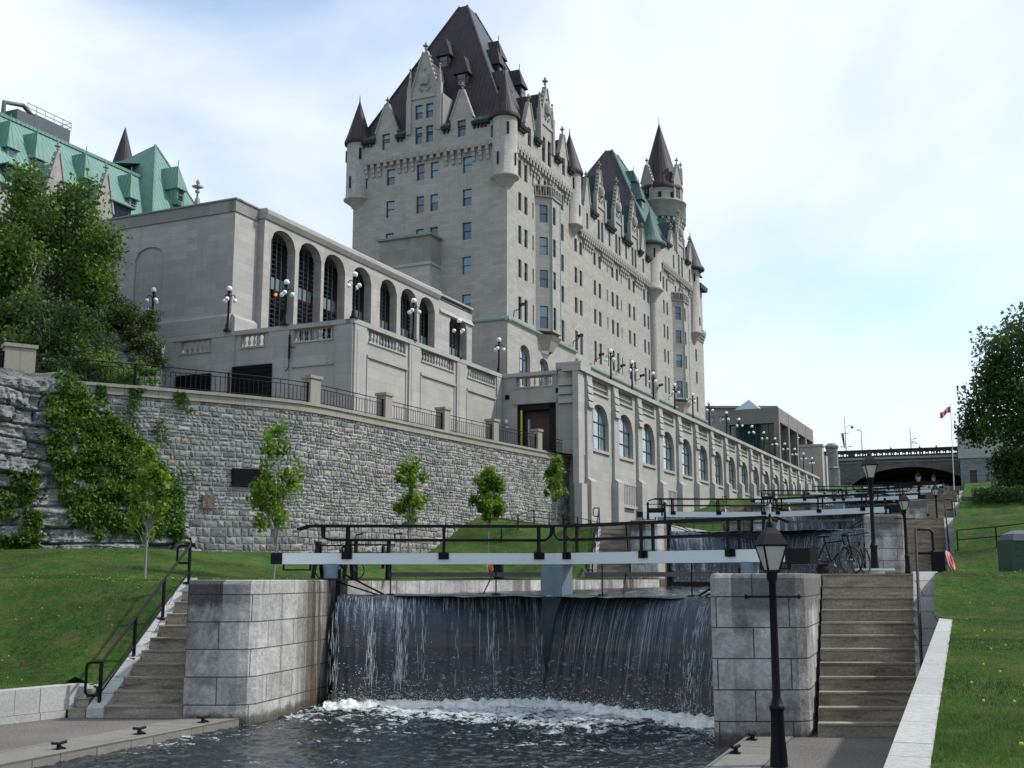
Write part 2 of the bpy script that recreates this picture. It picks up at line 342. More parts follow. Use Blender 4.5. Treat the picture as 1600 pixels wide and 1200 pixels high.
M['flagw'] = plain('white_cloth', (.75, .75, .75), .8); M['flagr'] = plain('red_cloth', (.6, .03, .04), .8)
def roofmat(name, c, c2, seam=.55, rough=.55):
    m = NM(name, rough, 0, .22); v = m.src('uv'); w_ = m.node('TexWave'); w_.bands_direction = 'X'; w_.wave_profile = 'SIN'; m.l.new(v, w_.inputs[0]); w_.inputs['Scale'].default_value = .314/seam
    w_.inputs['Distortion'].default_value = 0
    line = m.ramp(w_.outputs[0], [(.0, .0), (.88, 0.), (.97, 1.)]); n = m.noise(v, .5, 6, .6); n2 = m.noise(m.src('uv', (3, .3, 1)), 1, 5)
    col = m.mix(c, c2, m.ramp(m.mix(n, n2, .5), [(.38, 0.), (.62, 1.)])); col = m.mix(col, tuple(x*.55 for x in c), m.math('MULTIPLY', line, .6)); m.bump(line, .6, .05); return m.out(col)
M['plum'] = roofmat('brown_copper_roof', (.030, .021, .027), (.050, .035, .042)); M['verdigris'] = roofmat('green_copper_roof', (.115, .235, .195), (.165, .30, .25))
M['slateblue'] = roofmat('dark_copper_roof', (.045, .048, .062), (.06, .085, .088)); M['eave'] = plain('dark_copper_gutter', (.020, .024, .028), .6)
M['greendark'] = roofmat('dark_verdigris', (.035, .085, .075), (.03, .055, .05)); M['greenmid'] = roofmat('mid_verdigris', (.045, .105, .095), (.075, .15, .13))
def glass(name, c, rough=.06, metal=.0, spec=.8):
    m = NM(name, rough, metal, spec); n = m.noise(m.src('obj'), .9, 2); m.b.inputs['Coat Weight'].default_value = .6; m.b.inputs['Coat Roughness'].default_value = .05
    return m.out(m.mix(tuple(x*.6 for x in c), tuple(x*1.4 for x in c), n))
M['glass'] = glass('window_glass', (.015, .025, .04)); M['glass_skytint'] = glass('sky_reflection_tinted_glass', (.02, .05, .10)); M['blind'] = glass('window_blind', (.12, .21, .25))  # bluer pane colour paints in the sky's reflection on end and canted faces
M['curtain'] = glass('tall_curtain_glass', (.30, .38, .41), .08, .55); M['pavglass'] = glass('teal_curtain_wall', (.012, .045, .055)); M['frame'] = plain('window_frame', (.05, .055, .06), .6)
M['lampglass'] = plain('frosted_lantern_glass', (.42, .42, .36), .25, 0, .5, .12)
def mk_globe():
    m = NM('opal_globe', .25, 0, .5); m.b.inputs['Subsurface Weight'].default_value = .3; return m.out((.82, .82, .80))
M['globe'] = mk_globe()
def mk_glow():
    m = NM('orange_bulb'); m.b.inputs['Emission Color'].default_value = (1, .22, .05, 1); m.b.inputs['Emission Strength'].default_value = 1.2; return m.out((.6, .15, .05))
M['glow'] = mk_glow()
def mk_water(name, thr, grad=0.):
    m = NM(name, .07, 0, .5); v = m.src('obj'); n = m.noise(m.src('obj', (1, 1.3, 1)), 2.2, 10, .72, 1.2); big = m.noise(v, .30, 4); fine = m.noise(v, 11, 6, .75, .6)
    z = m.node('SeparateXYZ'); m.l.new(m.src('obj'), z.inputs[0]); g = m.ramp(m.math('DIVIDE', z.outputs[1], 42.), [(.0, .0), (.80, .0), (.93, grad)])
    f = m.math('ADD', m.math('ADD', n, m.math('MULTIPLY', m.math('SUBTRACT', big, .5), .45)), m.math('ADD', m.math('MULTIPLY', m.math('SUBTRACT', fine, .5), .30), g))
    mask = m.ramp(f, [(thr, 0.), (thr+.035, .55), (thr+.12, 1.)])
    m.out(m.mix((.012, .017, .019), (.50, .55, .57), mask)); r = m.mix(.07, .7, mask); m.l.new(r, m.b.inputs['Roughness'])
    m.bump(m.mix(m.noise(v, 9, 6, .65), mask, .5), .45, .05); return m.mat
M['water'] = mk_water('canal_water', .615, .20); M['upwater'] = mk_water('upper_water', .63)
def mk_fall():
    m = NM('falling_water', .16, 0, .6); t = m.attr(); v = m.src('uv', (1, .055, 1)); n = m.noise(v, 9, 7, .7, .15); v2 = m.src('uv', (.75, 1.5, 1)); n2 = m.noise(v2, 5.5, 8, .75, .9)
    z = m.node('SeparateXYZ'); m.l.new(m.src('uv'), z.inputs[0])
    zz = z.outputs[1]
    body = m.ramp(m.math('DIVIDE', zz, 3.), [(.0, (.030, .028, .027)), (.26, (.030, .028, .028)), (.28, (.014, .017, .022)), (.50, (.016, .020, .028)), (.52, (.042, .038, .036)), (.60, (.030, .030, .034)), (.62, (.018, .026, .042)), (.9, (.03, .05, .07))])
    top = m.math('MULTIPLY', m.ramp(n, [(.59, 0.), (.73, .45)]), m.ramp(m.math('DIVIDE', zz, 3.), [(.60, .05), (.90, 1.)]))
    low = m.math('MULTIPLY', m.ramp(n2, [(.575, 0.), (.64, .85)]), m.ramp(m.math('DIVIDE', zz, 3.), [(.02, 1.), (.30, .5), (.58, .0)]))
    col = m.mix(body, (.50, .57, .60), top); col = m.mix(col, (.5, .55, .56), low); m.bump(m.mix(n, n2, .5), .8, .08); return m.out(col)
M['fall'] = mk_fall()
def mk_foam():
    m = NM('white_foam', .75, 0, .4); v = m.src('obj'); n = m.noise(v, 5, 6, .7); m.bump(n, .8, .08); m.b.inputs['Subsurface Weight'].default_value = .2
    return m.out(m.ramp(n, [(.25, (.42, .44, .43)), (.5, (.78, .79, .75)), (.7, (.88, .88, .85))]))
M['foam'] = mk_foam(); M['drops'] = plain('water_drops', (.62, .68, .70), .25, 0, .6, .2, 8)
# ================================================================== SETTING: terrain, water, paths
def xmax_left(y):
    if y < 21.5: return -18.93-.2*(21.55-y)
    if y < 25.6: return -18.28-.2*(y-21.0)
    k = int((y-15)//36); yp = y-36*k
    if 21 <= yp < 25.6: return -18.28-.2*(yp-21.0)+.45*k
    if 25.6 <= yp < 28: return min(WL(y), (yp*math.cos(YAW)-30.62)/math.sin(YAW)+.45*k)
    return WL(y)
def z_left(X, Y):
    a, b = kt(X, Y)
    xp = -19.0-X
    t = max(ss(xp/9), max(0, min(1, (Y-21.0)/4.6))) if Y < 26 else 1
    base = .72+2.3*t
    sh = 17*ss((-X-17)/7)
    near = 1-ss((-X-20)/5)
    for j in range(8): base += 3.0*(ss((Y-sh*(j < 2)-(50+36*j))/9.5)*(1-near)+max(0, min(1, (Y-57-36*j)/4.5))*near)
    base += 1.35*ss((-a-27)/9)*(1-ss((Y-80)/15))*ss((Y-30)/12)
    z = base+.12*nz(X*.12, Y*.12)
    if 21.4 < Y < 26.5: e = ss((xmax_left(Y)-X)/1.1); z = max(.60, .12+2.86*min(1, (Y-21)/4.5))*(1-e)+z*e
    k = int((Y-15)//36); yp = Y-36*k
    if k >= 1 and 20.9 < yp < 26.5: e = ss((xmax_left(Y)-X)/1.1); z = (3.*k+.10+2.86*max(0, min(1, (yp-21)/4.5)))*(1-e)+z*e
    return z
def z_right(X, Y):
    z = 1.5+.045*Y if Y < 8 else 1.86+(Y-8)*.0247
    z = z*(1-ss((Y-24.5)/4.5))+3.2*ss((Y-24.5)/4.5) if Y > 24.5 else z
    for j in range(8): z += 3.0*ss((Y-(55+36*j))/8.5)
    return z+.035*max(0, X-.3)*ss(X/4)+.10*nz(X*.15, Y*.15)*ss((X-.4)/3)
def sheet(name, xs, ys, zf, mat, **kw):
    mb = MB(); vs = []
    for y in ys:
        for x in xs: X = x(y) if callable(x) else x; vs.append((X, y, zf(X, y)))
    n = len(xs); mb.add(vs, [[j*n+i, j*n+i+1, (j+1)*n+i+1, (j+1)*n+i] for j in range(len(ys)-1) for i in range(n-1)], 0, .5, True)
    return single(name, mb, mat, base=(vs[0][0], vs[0][1], 0), kind='structure', **kw)
def lin(a, b, n): return [a+(b-a)*i/(n-1) for i in range(n)]
WL = lambda y: -15.4+(y-27)*.032-.9      # back edge of the left chamber coping
xsl = [-130, -100, -80, -70]+lin(-62, -20, 50)+[-19.4, -19.05, -18.6, -18.0, -17.2]+[WL]
sheet('lawn', [(lambda y, q=q: min(q if not callable(q) else 99, xmax_left(y)+(.001*q if not callable(q) else 0))) for q in xsl],
      lin(2, 20, 24)+lin(20.4, 28, 40)+lin(28.5, 142, 250)+lin(144, 330, 60), z_left, M['grass'])
sheet('lawn', [(lambda y, q=q: q+((.0052*(y-8) if y < 24.9 else -.25+.0125*max(0, y-27))*max(0, 1-max(0, q)/3))) for q in [-.27, -.12, .10, .4, .8, 1.3, 2, 3, 4, 5.5, 7, 9, 12, 16, 22, 30, 45, 70, 120]],
      lin(-6, 80, 120)+lin(83, 330, 60), z_right, M['grass'])
g = MB().poly([(-3000, -3000, -1.6), (3000, -3000, -1.6), (3000, 3000, -1.6), (-3000, 3000, -1.6)]); single('ground', g, M['earth'], kind='structure')
# lower basin water as a choppy grid
def water_grid(name, x0, x1, y0, y1, nx, ny, z, amp, mat, sk=0.):
    mb = MB(); vs = []
    for j in range(ny+1):
        for i in range(nx+1):
            y = y0+(y1-y0)*j/ny; x = x0+(x1-x0)*i/nx+sk*(y-y0)
            h = nz(x*1.0, y*1.3, 3)*.38+nz(x*3.1, y*4.0, 7)*.30+nz(x*8.5, y*10, 1)*.2+nz(x*17, y*20, 5)*.09
            vs.append((x, y, z+amp*h*(1+1.3*ss((y-20)/8))))
    mb.add(vs, [[j*(nx+1)+i, j*(nx+1)+i+1, (j+1)*(nx+1)+i+1, (j+1)*(nx+1)+i] for j in range(ny) for i in range(nx)], 0, .5, True)
    return single(name, mb, mat, base=(x0, y0, z), kind='structure')
water_grid('water', -15.6, -4.0, -12, 29.6, 300, 800, -.14, .10, M['water'])
for k in range(7):
    o = .45*k; water_grid('water', -15.45+o, -4.6+o, 27.4+36*k, 62+36*k, 40, 120, 2.60+3*k, .05, M['upwater'], .013)
# quays, landings
mb = MB().poly([(-21.8, 5, 0), (-16.15, 5, 0), (-16.15, 22.9, 0), (-18.7, 22.9, 0), (-19.35, 22.9, 0)]); single('path', mb, M['path'], kind='structure')
mb = MB(); ys = lin(-4, 22.3, 15)
for i in range(14): mb.box(-16.15, -15.0, ys[i]+.006, ys[i+1]-.006, -.9, .012+.012*random.random(), 0, random.random())
single('quay_coping', mb, M['quaystone'], 'low stone coping along the left water edge beside the gravel quay', 'stone coping')
mb = MB().poly([(-3.2, -6, 0), (-.58, -6, 0), (-.58, 27, 0), (-3.2, 27, 0)]); single('path', mb, M['path'], kind='structure')
mb = MB(); ys = lin(-6, 24.4, 13)
for i in range(12): mb.box(-4.06, -3.2, ys[i]+.006, ys[i+1]-.006, -.9, .012+.01*random.random(), 0, random.random())
single('quay_coping', mb, M['quaystone'], 'stone coping along the right water edge below the stairs, near the big lamp post', 'stone coping')
for k in range(7):
    o = .45*k; z = 3.17+3*k; Y = 36*k
    a, b, c, d = vk(5.3, 27.32), vk(10.25, 27.32), (-.35+o+.2, 59.3+Y), (-4.0+o+.2, 59.3+Y)
    mb = MB().prism([(a[0]+o, a[1]+Y), (b[0]+o, b[1]+Y), (c[0]+.25, c[1]+3), (d[0], d[1]+3)], z-.4, z); single('path', mb, M['steps'] if k == 0 else M['path'], kind='structure')
# ================================================================== LOCK MASONRY
def pier_mb(path, closing, z0, z1, tf):
    """stone pier: visible path, closing points behind; rounded top edge"""
    pts = []; 
    for i in range(len(path)-1):
        p, q = path[i], path[i+1]; n = max(1, int(math.dist(p, q)/.3))
        for j in range(n): pts.append((p[0]+(q[0]-p[0])*j/n, p[1]+(q[1]-p[1])*j/n))
    pts.append(path[-1]); cx = sum(p[0] for p in pts+closing)/len(pts+closing); cy = sum(p[1] for p in pts+closing)/len(pts+closing)
    ring = pts+closing+[pts[0]]; mb = MB(); uv = []; u = 0; L = sum(math.dist(pts[i], pts[i+1]) for i in range(len(pts)-1)); zs = [(z0, 0), (z0+.5, 0), (z1-1, 0), (z1-.09, 0), (z1-.02, .03), (z1, .10)]
    for i in range(len(ring)-1):
        p, q = ring[i], ring[i+1]; d = math.dist(p, q); t = tf(min(1, (u+d/2)/L))
        for k in range(len(zs)-1):
            (za, ia), (zb, ib) = zs[k], zs[k+1]; f = lambda P, I: (P[0]+(cx-P[0])*I/1.6, P[1]+(cy-P[1])*I/1.6)
            mb.poly([(*f(p, ia), za), (*f(q, ia), za), (*f(q, ib), zb), (*f(p, ib), zb)], 0, t); uv += [(u, za-z0), (u+d, za-z0), (u+d, zb-z0), (u, zb-z0)]
        u += d
    f = lambda P: (P[0]+(cx-P[0])*.1/1.6, P[1]+(cy-P[1])*.1/1.6, z1)
    mb.poly([f(p) for p in ring[:-1]], 0, .6); uv += [(p[0]*.2, 1.45+.02*p[1]) for p in ring[:-1]]; mb.uv['all'] = uv; return mb
nth = ['lowest', 'second', 'third', 'fourth', 'fifth', 'sixth']
GN = ['nearest', 'second', 'third', 'fourth', 'fifth', 'farthest']
left_path = [vk(-7.27, 26.0), vk(-6.1, 26.0), vk(-5.88, 26.06), vk(-5.72, 26.25), vk(-5.5, 27.2), vk(-4.78, 30.5)]
PL = pier_mb(left_path, [vk(-5.3, 31.2), vk(-7.0, 31.2)], -.9, 3.02, lambda f: .0 if f < .16 else (.45 if f < .24 else (.6 if f < .55 else .6+.4*min(1, (f-.55)/.35))))
right_path = [vk(5.50, 27.1), vk(3.97, 23.15), vk(4.05, 23.08), vk(5.65, 23.08), vk(5.85, 23.16), vk(5.97, 23.4), vk(7.33, 27.3)]
PR = pier_mb(right_path, [vk(6.3, 27.9)], -.9, 3.16, lambda f: .3 if f > .45 else .55)
def shift(o, k): o.location.x += .45*k; o.location.y += 36*k; o.location.z += 3*k
def relabel(o, lab): o['label'] = lab
for mbx, nm, side in ((PL, 'left', 'left'), (PR, 'right', 'right')):
    o0 = single('lock_pier', mbx, M['pier'], ('nearest left pier of big stained limestone blocks beside the lower stairs' if side == 'left' else 'nearest right pier of big grey blocks behind the large lamp post'), 'stone pier', group='stone piers beside the lock gates')
    for k in range(1, 6):
        c = o0.copy(); COL.objects.link(c); shift(c, k); relabel(c, f'{GN[k]} stone pier up the flight on the {side} side of the locks')
def chamber(k, side):
    mb = MB(); z = 3.0+3*k; ys = lin(27.5, 58.7, 20)
    for i in range(19):
        y0, y1 = ys[i]+.008, ys[i+1]-.008; y0k, y1k = y0+36*k, y1+36*k
        for (za, zb, j) in ((z-.42-.02*(i % 3 == 0), z+.015*random.random(), 0), (z-3.4, z-.44, .03)):
            if side == 'left':
                xa = -15.4+(y0-27)*.032+.45*k-j; xb = -15.4+(y1-27)*.032+.45*k-j; pl = [(xa-.95, y0k), (xa, y0k), (xb, y1k), (xb-.95, y1k)]
            else:
                xa = -4.6+(y0-27)*.013+.45*k+j; xb = -4.6+(y1-27)*.013+.45*k+j; pl = [(xa, y0k), (xa+.8, y0k), (xb+.8, y1k), (xb, y1k)]
                zb = zb+.18; 
            mb.prism(pl, za, zb, 0, random.random())
    single('chamber_wall', mb, M['pier'] if k == 0 else M['lockstone'], f'low stone coping along the {side} edge of the {nth[k]} upper chamber', 'lock wall', group='stone edges of the lock chambers')
for k in range(5): chamber(k, 'left'); chamber(k, 'right')
def stairs(name, lab, nst, P0, P1, Q0, Q1, z1, cheek, k=0):
    """P: left side front/back (V plan), Q: right side front/back"""
    b = vk(*P0); T = Thing(name, lab, 'stairs', (b[0], b[1], 0), group='stone stairs climbing beside the locks')
    L = lambda A, B, t: (A[0]+(B[0]-A[0])*t, A[1]+(B[1]-A[1])*t)
    h = z1/nst
    for i in range(nst):
        t0, t1 = i/nst, (i+1.12)/nst; a, b_, c, d = [vk(*v) for v in (L(P0, P1, t0), L(Q0, Q1, t0), L(Q0, Q1, t1), L(P0, P1, t1))]
        mb = MB().prism([a, b_, c, d], -.3 if i == 0 else h*i-.12, h*(i+1)-.045)
        a2, b2 = vk(L(P0, P1, t0)[0], L(P0, P1, t0)[1]-.03), vk(L(Q0, Q1, t0)[0], L(Q0, Q1, t0)[1]-.03); mb.prism([a2, b2, c, d], h*(i+1)-.042, h*(i+1)); T.part('step', mb, M['steps'])
    s = cheek[0]; w0, w1 = cheek[1], cheek[2]; A, B = (P0, P1) if s < 0 else (Q0, Q1)
    A = (A[0], A[1]-.05); pl = [vk(A[0], A[1]), vk(A[0]+s*w0, A[1]), vk(B[0]+s*w1, B[1]+.1), vk(B[0], B[1]+.1)]
    mb = MB().prism(pl, -.6, [.22, .22, z1+.05, z1+.05]); T.part('cheek_wall', mb, M['lockstone'])
    for j in range(3) if s < 0 else []:
        q = vk(A[0]-.15-w0*.5-.14*j*0, A[1]+.25+.1*j); e = .16*j; c = [vk(A[0]-w0-.03, A[1]+.02+e), vk(A[0]-w0-.42+.11*j, A[1]+.05+e), vk(A[0]-w0-.50+.11*j, A[1]+1.25), vk(A[0]-w0-.03, A[1]+1.25)]
        T.part('rubble_toe', MB().prism(c, .2*j-.1, .2*j+.2), M['steps'])
    return T
SL = stairs('stone_stairs', 'nearest left stone stairs with sloped side wall below the grass bank', 11, (-9.07, 26.2), (-8.36, 30.6), (-7.30, 26.2), (-7.10, 30.6), 3.02, (-1, .38, .30))
SR = stairs('stone_stairs', 'nearest right stone stairs with dark stained risers beside the large lamp post', 12, (5.98, 23.1), (7.36, 27.3), (7.92, 23.1), (9.48, 27.3), 3.17, (1, .50, .62))
for k in range(1, 5):
    for s, nm in ((SL, 'left'), (SR, 'right')):
        c = copy_tree(s.o); shift(c, k); c['label'] = f'{GN[k]} flight of stone stairs on the {nm} bank, higher up the locks'
def rail_left():
    T = Thing('handrail', 'black iron handrail up the left sloped wall of the nearest stairs', 'handrail', (*vk(-9.25, 26.2), 0), group='handrails beside the stone stairs')
    P = lambda t, z: (*vk(-9.26+.74*t, 26.2+4.4*t), z+.15+2.85*t)
    for t in (.03, .36, .67, .98):
        T.part('post', MB().bar(P(t, 0), P(t, .98), .06).box(P(t, 0)[0]-.1, P(t, 0)[0]+.1, P(t, 0)[1]-.1, P(t, 0)[1]+.1, P(t, 0)[2]-.03, P(t, 0)[2]+.02), M['black'])
    T.part('rail', MB().tube([P(.03, .96), P(.98, .98)], .032), M['black']); T.part('rail', MB().tube([P(.03, .28), P(.98, .30)], .022), M['black'])
    a = P(.03, .96); e = vk(-.33, 0); q = (a[0]+e[0], a[1]+e[1])
    T.part('end_loop', MB().tube([a, (a[0]+e[0]*.8, a[1]+e[1]*.8, a[2]), (*q, a[2]-.06), (*q, a[2]-.66), (a[0]+e[0]*.8, a[1]+e[1]*.8, a[2]-.72), (a[0], a[1], a[2]-.72)], .032), M['black'])
    a = P(.98, .98); q = (a[0]+e[0], a[1]+e[1]); T.part('end_loop', MB().tube([a, (a[0]+e[0]*.8, a[1]+e[1]*.8, a[2]), (*q, a[2]-.06), (*q, a[2]-.4), (a[0]+e[0]*.8, a[1]+e[1]*.8, a[2]-.46), (a[0], a[1], a[2]-.46)], .032), M['black'])
    return T
def rail_right():
    T = Thing('handrail', 'black iron handrail with square loop over the nearest right stairs', 'handrail', (*vk(8.1, 23.1), 0), group='handrails beside the stone stairs')
    P = lambda t, z: (*vk(8.08+1.66*t, 23.1+4.6*t), z+.22+2.9*t)
    for t in (.04, .5, 1.02):
        T.part('post', MB().bar(P(t, 0), P(t, 1.05 if t > 1 else .9), .06).box(P(t, 0)[0]-.1, P(t, 0)[0]+.1, P(t, 0)[1]-.1, P(t, 0)[1]+.1, P(t, 0)[2]-.05, P(t, 0)[2]+.02), M['black'])
    T.part('rail', MB().tube([P(.04, .9), P(1.02, 1.05)], .034), M['black']); T.part('rail', MB().tube([P(.04, .35), P(1.02, .45)], .026), M['black'])
    a = P(1.02, 1.05); e = vk(.40, 0); q = (a[0]+e[0], a[1]+e[1])
    T.part('end_loop', MB().tube([a, (a[0]+e[0]*.82, a[1]+e[1]*.82, a[2]), (*q, a[2]-.07), (*q, a[2]-.50), (a[0]+e[0]*.82, a[1]+e[1]*.82, a[2]-.57), (a[0], a[1], a[2]-.57)], .034), M['black'])
    return T
RL = rail_left(); RR = rail_right()
for k in range(1, 4):
    for s, nm in ((RL, 'left'), (RR, 'right')):
        c = copy_tree(s.o); shift(c, k); c['label'] = f'{GN[k]} black handrail on the {nm} bank, beside higher stone stairs'
# granite kerb walls
mb = MB(); A = (-18.62, 21.55); D = (-.196, -.98)
for i in range(8):
    s0, s1 = 1.95*i, 1.95*(i+1)-.012; f = lambda s, o: (A[0]+D[0]*s-o, A[1]+D[1]*s)
    mb.prism([f(s0, .0), f(s0, .4), f(s1, .4), f(s1, .0)], .17, .70, 0, random.random()); mb.prism([f(s0+.7, -.05), f(s0+.7, .35), f(s1+.7, .35), f(s1+.7, -.05)], -.2, .16)
mb.prism([(-19.25, 21.2), (-18.5, 21.2), (-18.62, 22.1), (-19.3, 22.1)], -.2, .66)
single('kerb_wall', mb, M['drystone'], 'pale granite retaining kerb between the left quay and the grass slope', 'kerb wall')
mb = MB(); ys = lin(-5, 25.1, 19)
for i in range(18):
    y0, y1 = ys[i], ys[i+1]; zf = lambda y: 1.88+(y-8)*.0235; xf = lambda y: -.52+.0066*(y-8)
    mb.prism([(xf(y0), y0+.006), (xf(y0)+.285-.0014*y0, y0+.006), (xf(y1)+.285-.0014*y1, y1-.006), (xf(y1), y1-.006)], -.6, [zf(y0), zf(y0), zf(y1), zf(y1)], 0, random.random())
single('kerb_wall', mb, M['drystone'], 'pale granite retaining kerb along the right lawn in the foreground', 'kerb wall')
# ================================================================== LOCK GATES
Mpt = (-10.06, 29.35)
def leaf(side):
    Hn = (-15.45, 27.0) if side == 'left' else (-4.62, 27.0)
    Lh = math.dist(Hn, Mpt); u = ((Mpt[0]-Hn[0])/Lh, (Mpt[1]-Hn[1])/Lh); n = (u[1], -u[0]) if u[0] > 0 else (-u[1], u[0])
    fc = Face(Hn, u, n); tail = 1.72 if side == 'left' else 1.80; cap = .30 if side == 'left' else .62
    T = Thing('lock_gate', f'nearest {side} lock gate leaf with pale balance beam and black rail', 'lock gate', (Hn[0], Hn[1], 0), group='mitred lock gate leaves')
    mb = MB(); fc.box(mb, -tail+cap, Lh+.02, 3.43, 3.72, -.17, .17); T.part('balance_beam', mb, M['white'])
    mb = MB(); fc.box(mb, -tail, -tail+cap, 3.43-.06*(side == 'right'), 3.72, -.19, .19); fc.box(mb, -tail+cap, -tail+cap+.75, 3.26, 3.30, -.05, .05); fc.box(mb, -tail+cap, -tail+cap+.04, 3.26, 3.43, -.05, .05); fc.box(mb, -tail+cap+.7, -tail+cap+.75, 3.26, 3.43, -.05, .05); T.part('beam_end', mb, M['black'])
    for uu in (.28, 2.85, 5.4):
        mb = MB(); fc.box(mb, uu-.14, uu+.14, 3.56, 3.745, -.2, .2)
        for o in (-.24, .24): fc.box(mb, uu-.035, uu+.035, 3.56, 4.43, o-.03, o+.03)
        T.part('rail_post', mb, M['black'])
    for o in (-.24, .24):
        mb = MB(); e0 = -.75; e1 = Lh-.1
        mb.bar(fc.p(e0, 4.44, o), fc.p(e1, 4.44, o), .085, .06)
        mb.tube([fc.p(e1-.02, 4.42, o), fc.p(e1-.05, 4.2, o), fc.p(e1-.2, 4.07, o), fc.p(e0+.55, 4.07, o), fc.p(e0+.38, 4.14, o), fc.p(e0+.36, 4.42, o)], .033)
        mb.bar(fc.p(e0, 4.44, o), fc.p(e0-.3, 4.34, o), .06); T.part('rail', mb, M['black'])
    c = fc.p(-.12, 0); mb = MB(); mb.cyl(c, .21, .21, 3.06, 3.44, 18); mb.cyl(c, .40, .38, 3.0, 3.06, 14, 1); T.part('heel_post', mb, [M['bluegrey'], M['black']])
    mb = MB(); fc.box(mb, Lh-.42, Lh-.01, .9, 3.40, -.16, .26); fc.box(mb, Lh-.36, Lh-.02, -1.0, .9, -.15, .24); T.part('mitre_post', mb, M['bluegrey'])
    mb = MB()
    for i in range(9): fc.box(mb, .05, Lh-.42, -1.0+i*.4, -.605+i*.4, -.18, .12+.03*(i % 3), 0, random.random())
    for uu in (.25, 2.0, 3.8): fc.box(mb, uu, uu+.12, -.9, 2.58, .14, .19, 0)
    T.part('planking', mb, M['timber'])
    mb = MB(); fc.box(mb, 1.35, Lh-.3, 3.10, 3.22, -.9, -.78); T.part('push_bar', mb, M['greywood'])
    for uu in (1.45, 4.25): mb = MB(); mb.tube([fc.p(uu, 3.43, .1), fc.p(uu, 2.55, .1)], .018, 5); fc.box(mb, uu-.1, uu+.1, 2.5, 2.66, -.02, .16); T.part('tie_rod', mb, M['black'])
    for a_, b_, r_ in ((fc.p(.1, 2.95, .1), fc.p(1.15, 2.62, .12), .022), (fc.p(.25, 3.15, .1), fc.p(1.35, 2.6, .12), .026), (fc.p(3.9, 2.6, -.3), fc.p(4.2, 3.2, -.8), .02)): T.part('brace', MB().tube([a_, b_], r_, 5), M['black'])
    mb = MB(); fc.box(mb, .0, .12, 2.2, 3.3, -.1, .12); T.part('hinge_strap', mb, M['black'])
    return T, fc, Lh
GL, FL, LL = leaf('left'); GR, FR, LR = leaf('right')
for k in range(1, 6):
    for s, nm in ((GL, 'left'), (GR, 'right')):
        c = copy_tree(s.o); shift(c, k); c['label'] = f'{GN[k]} {nm} lock gate leaf up the flight with pale balance beam'
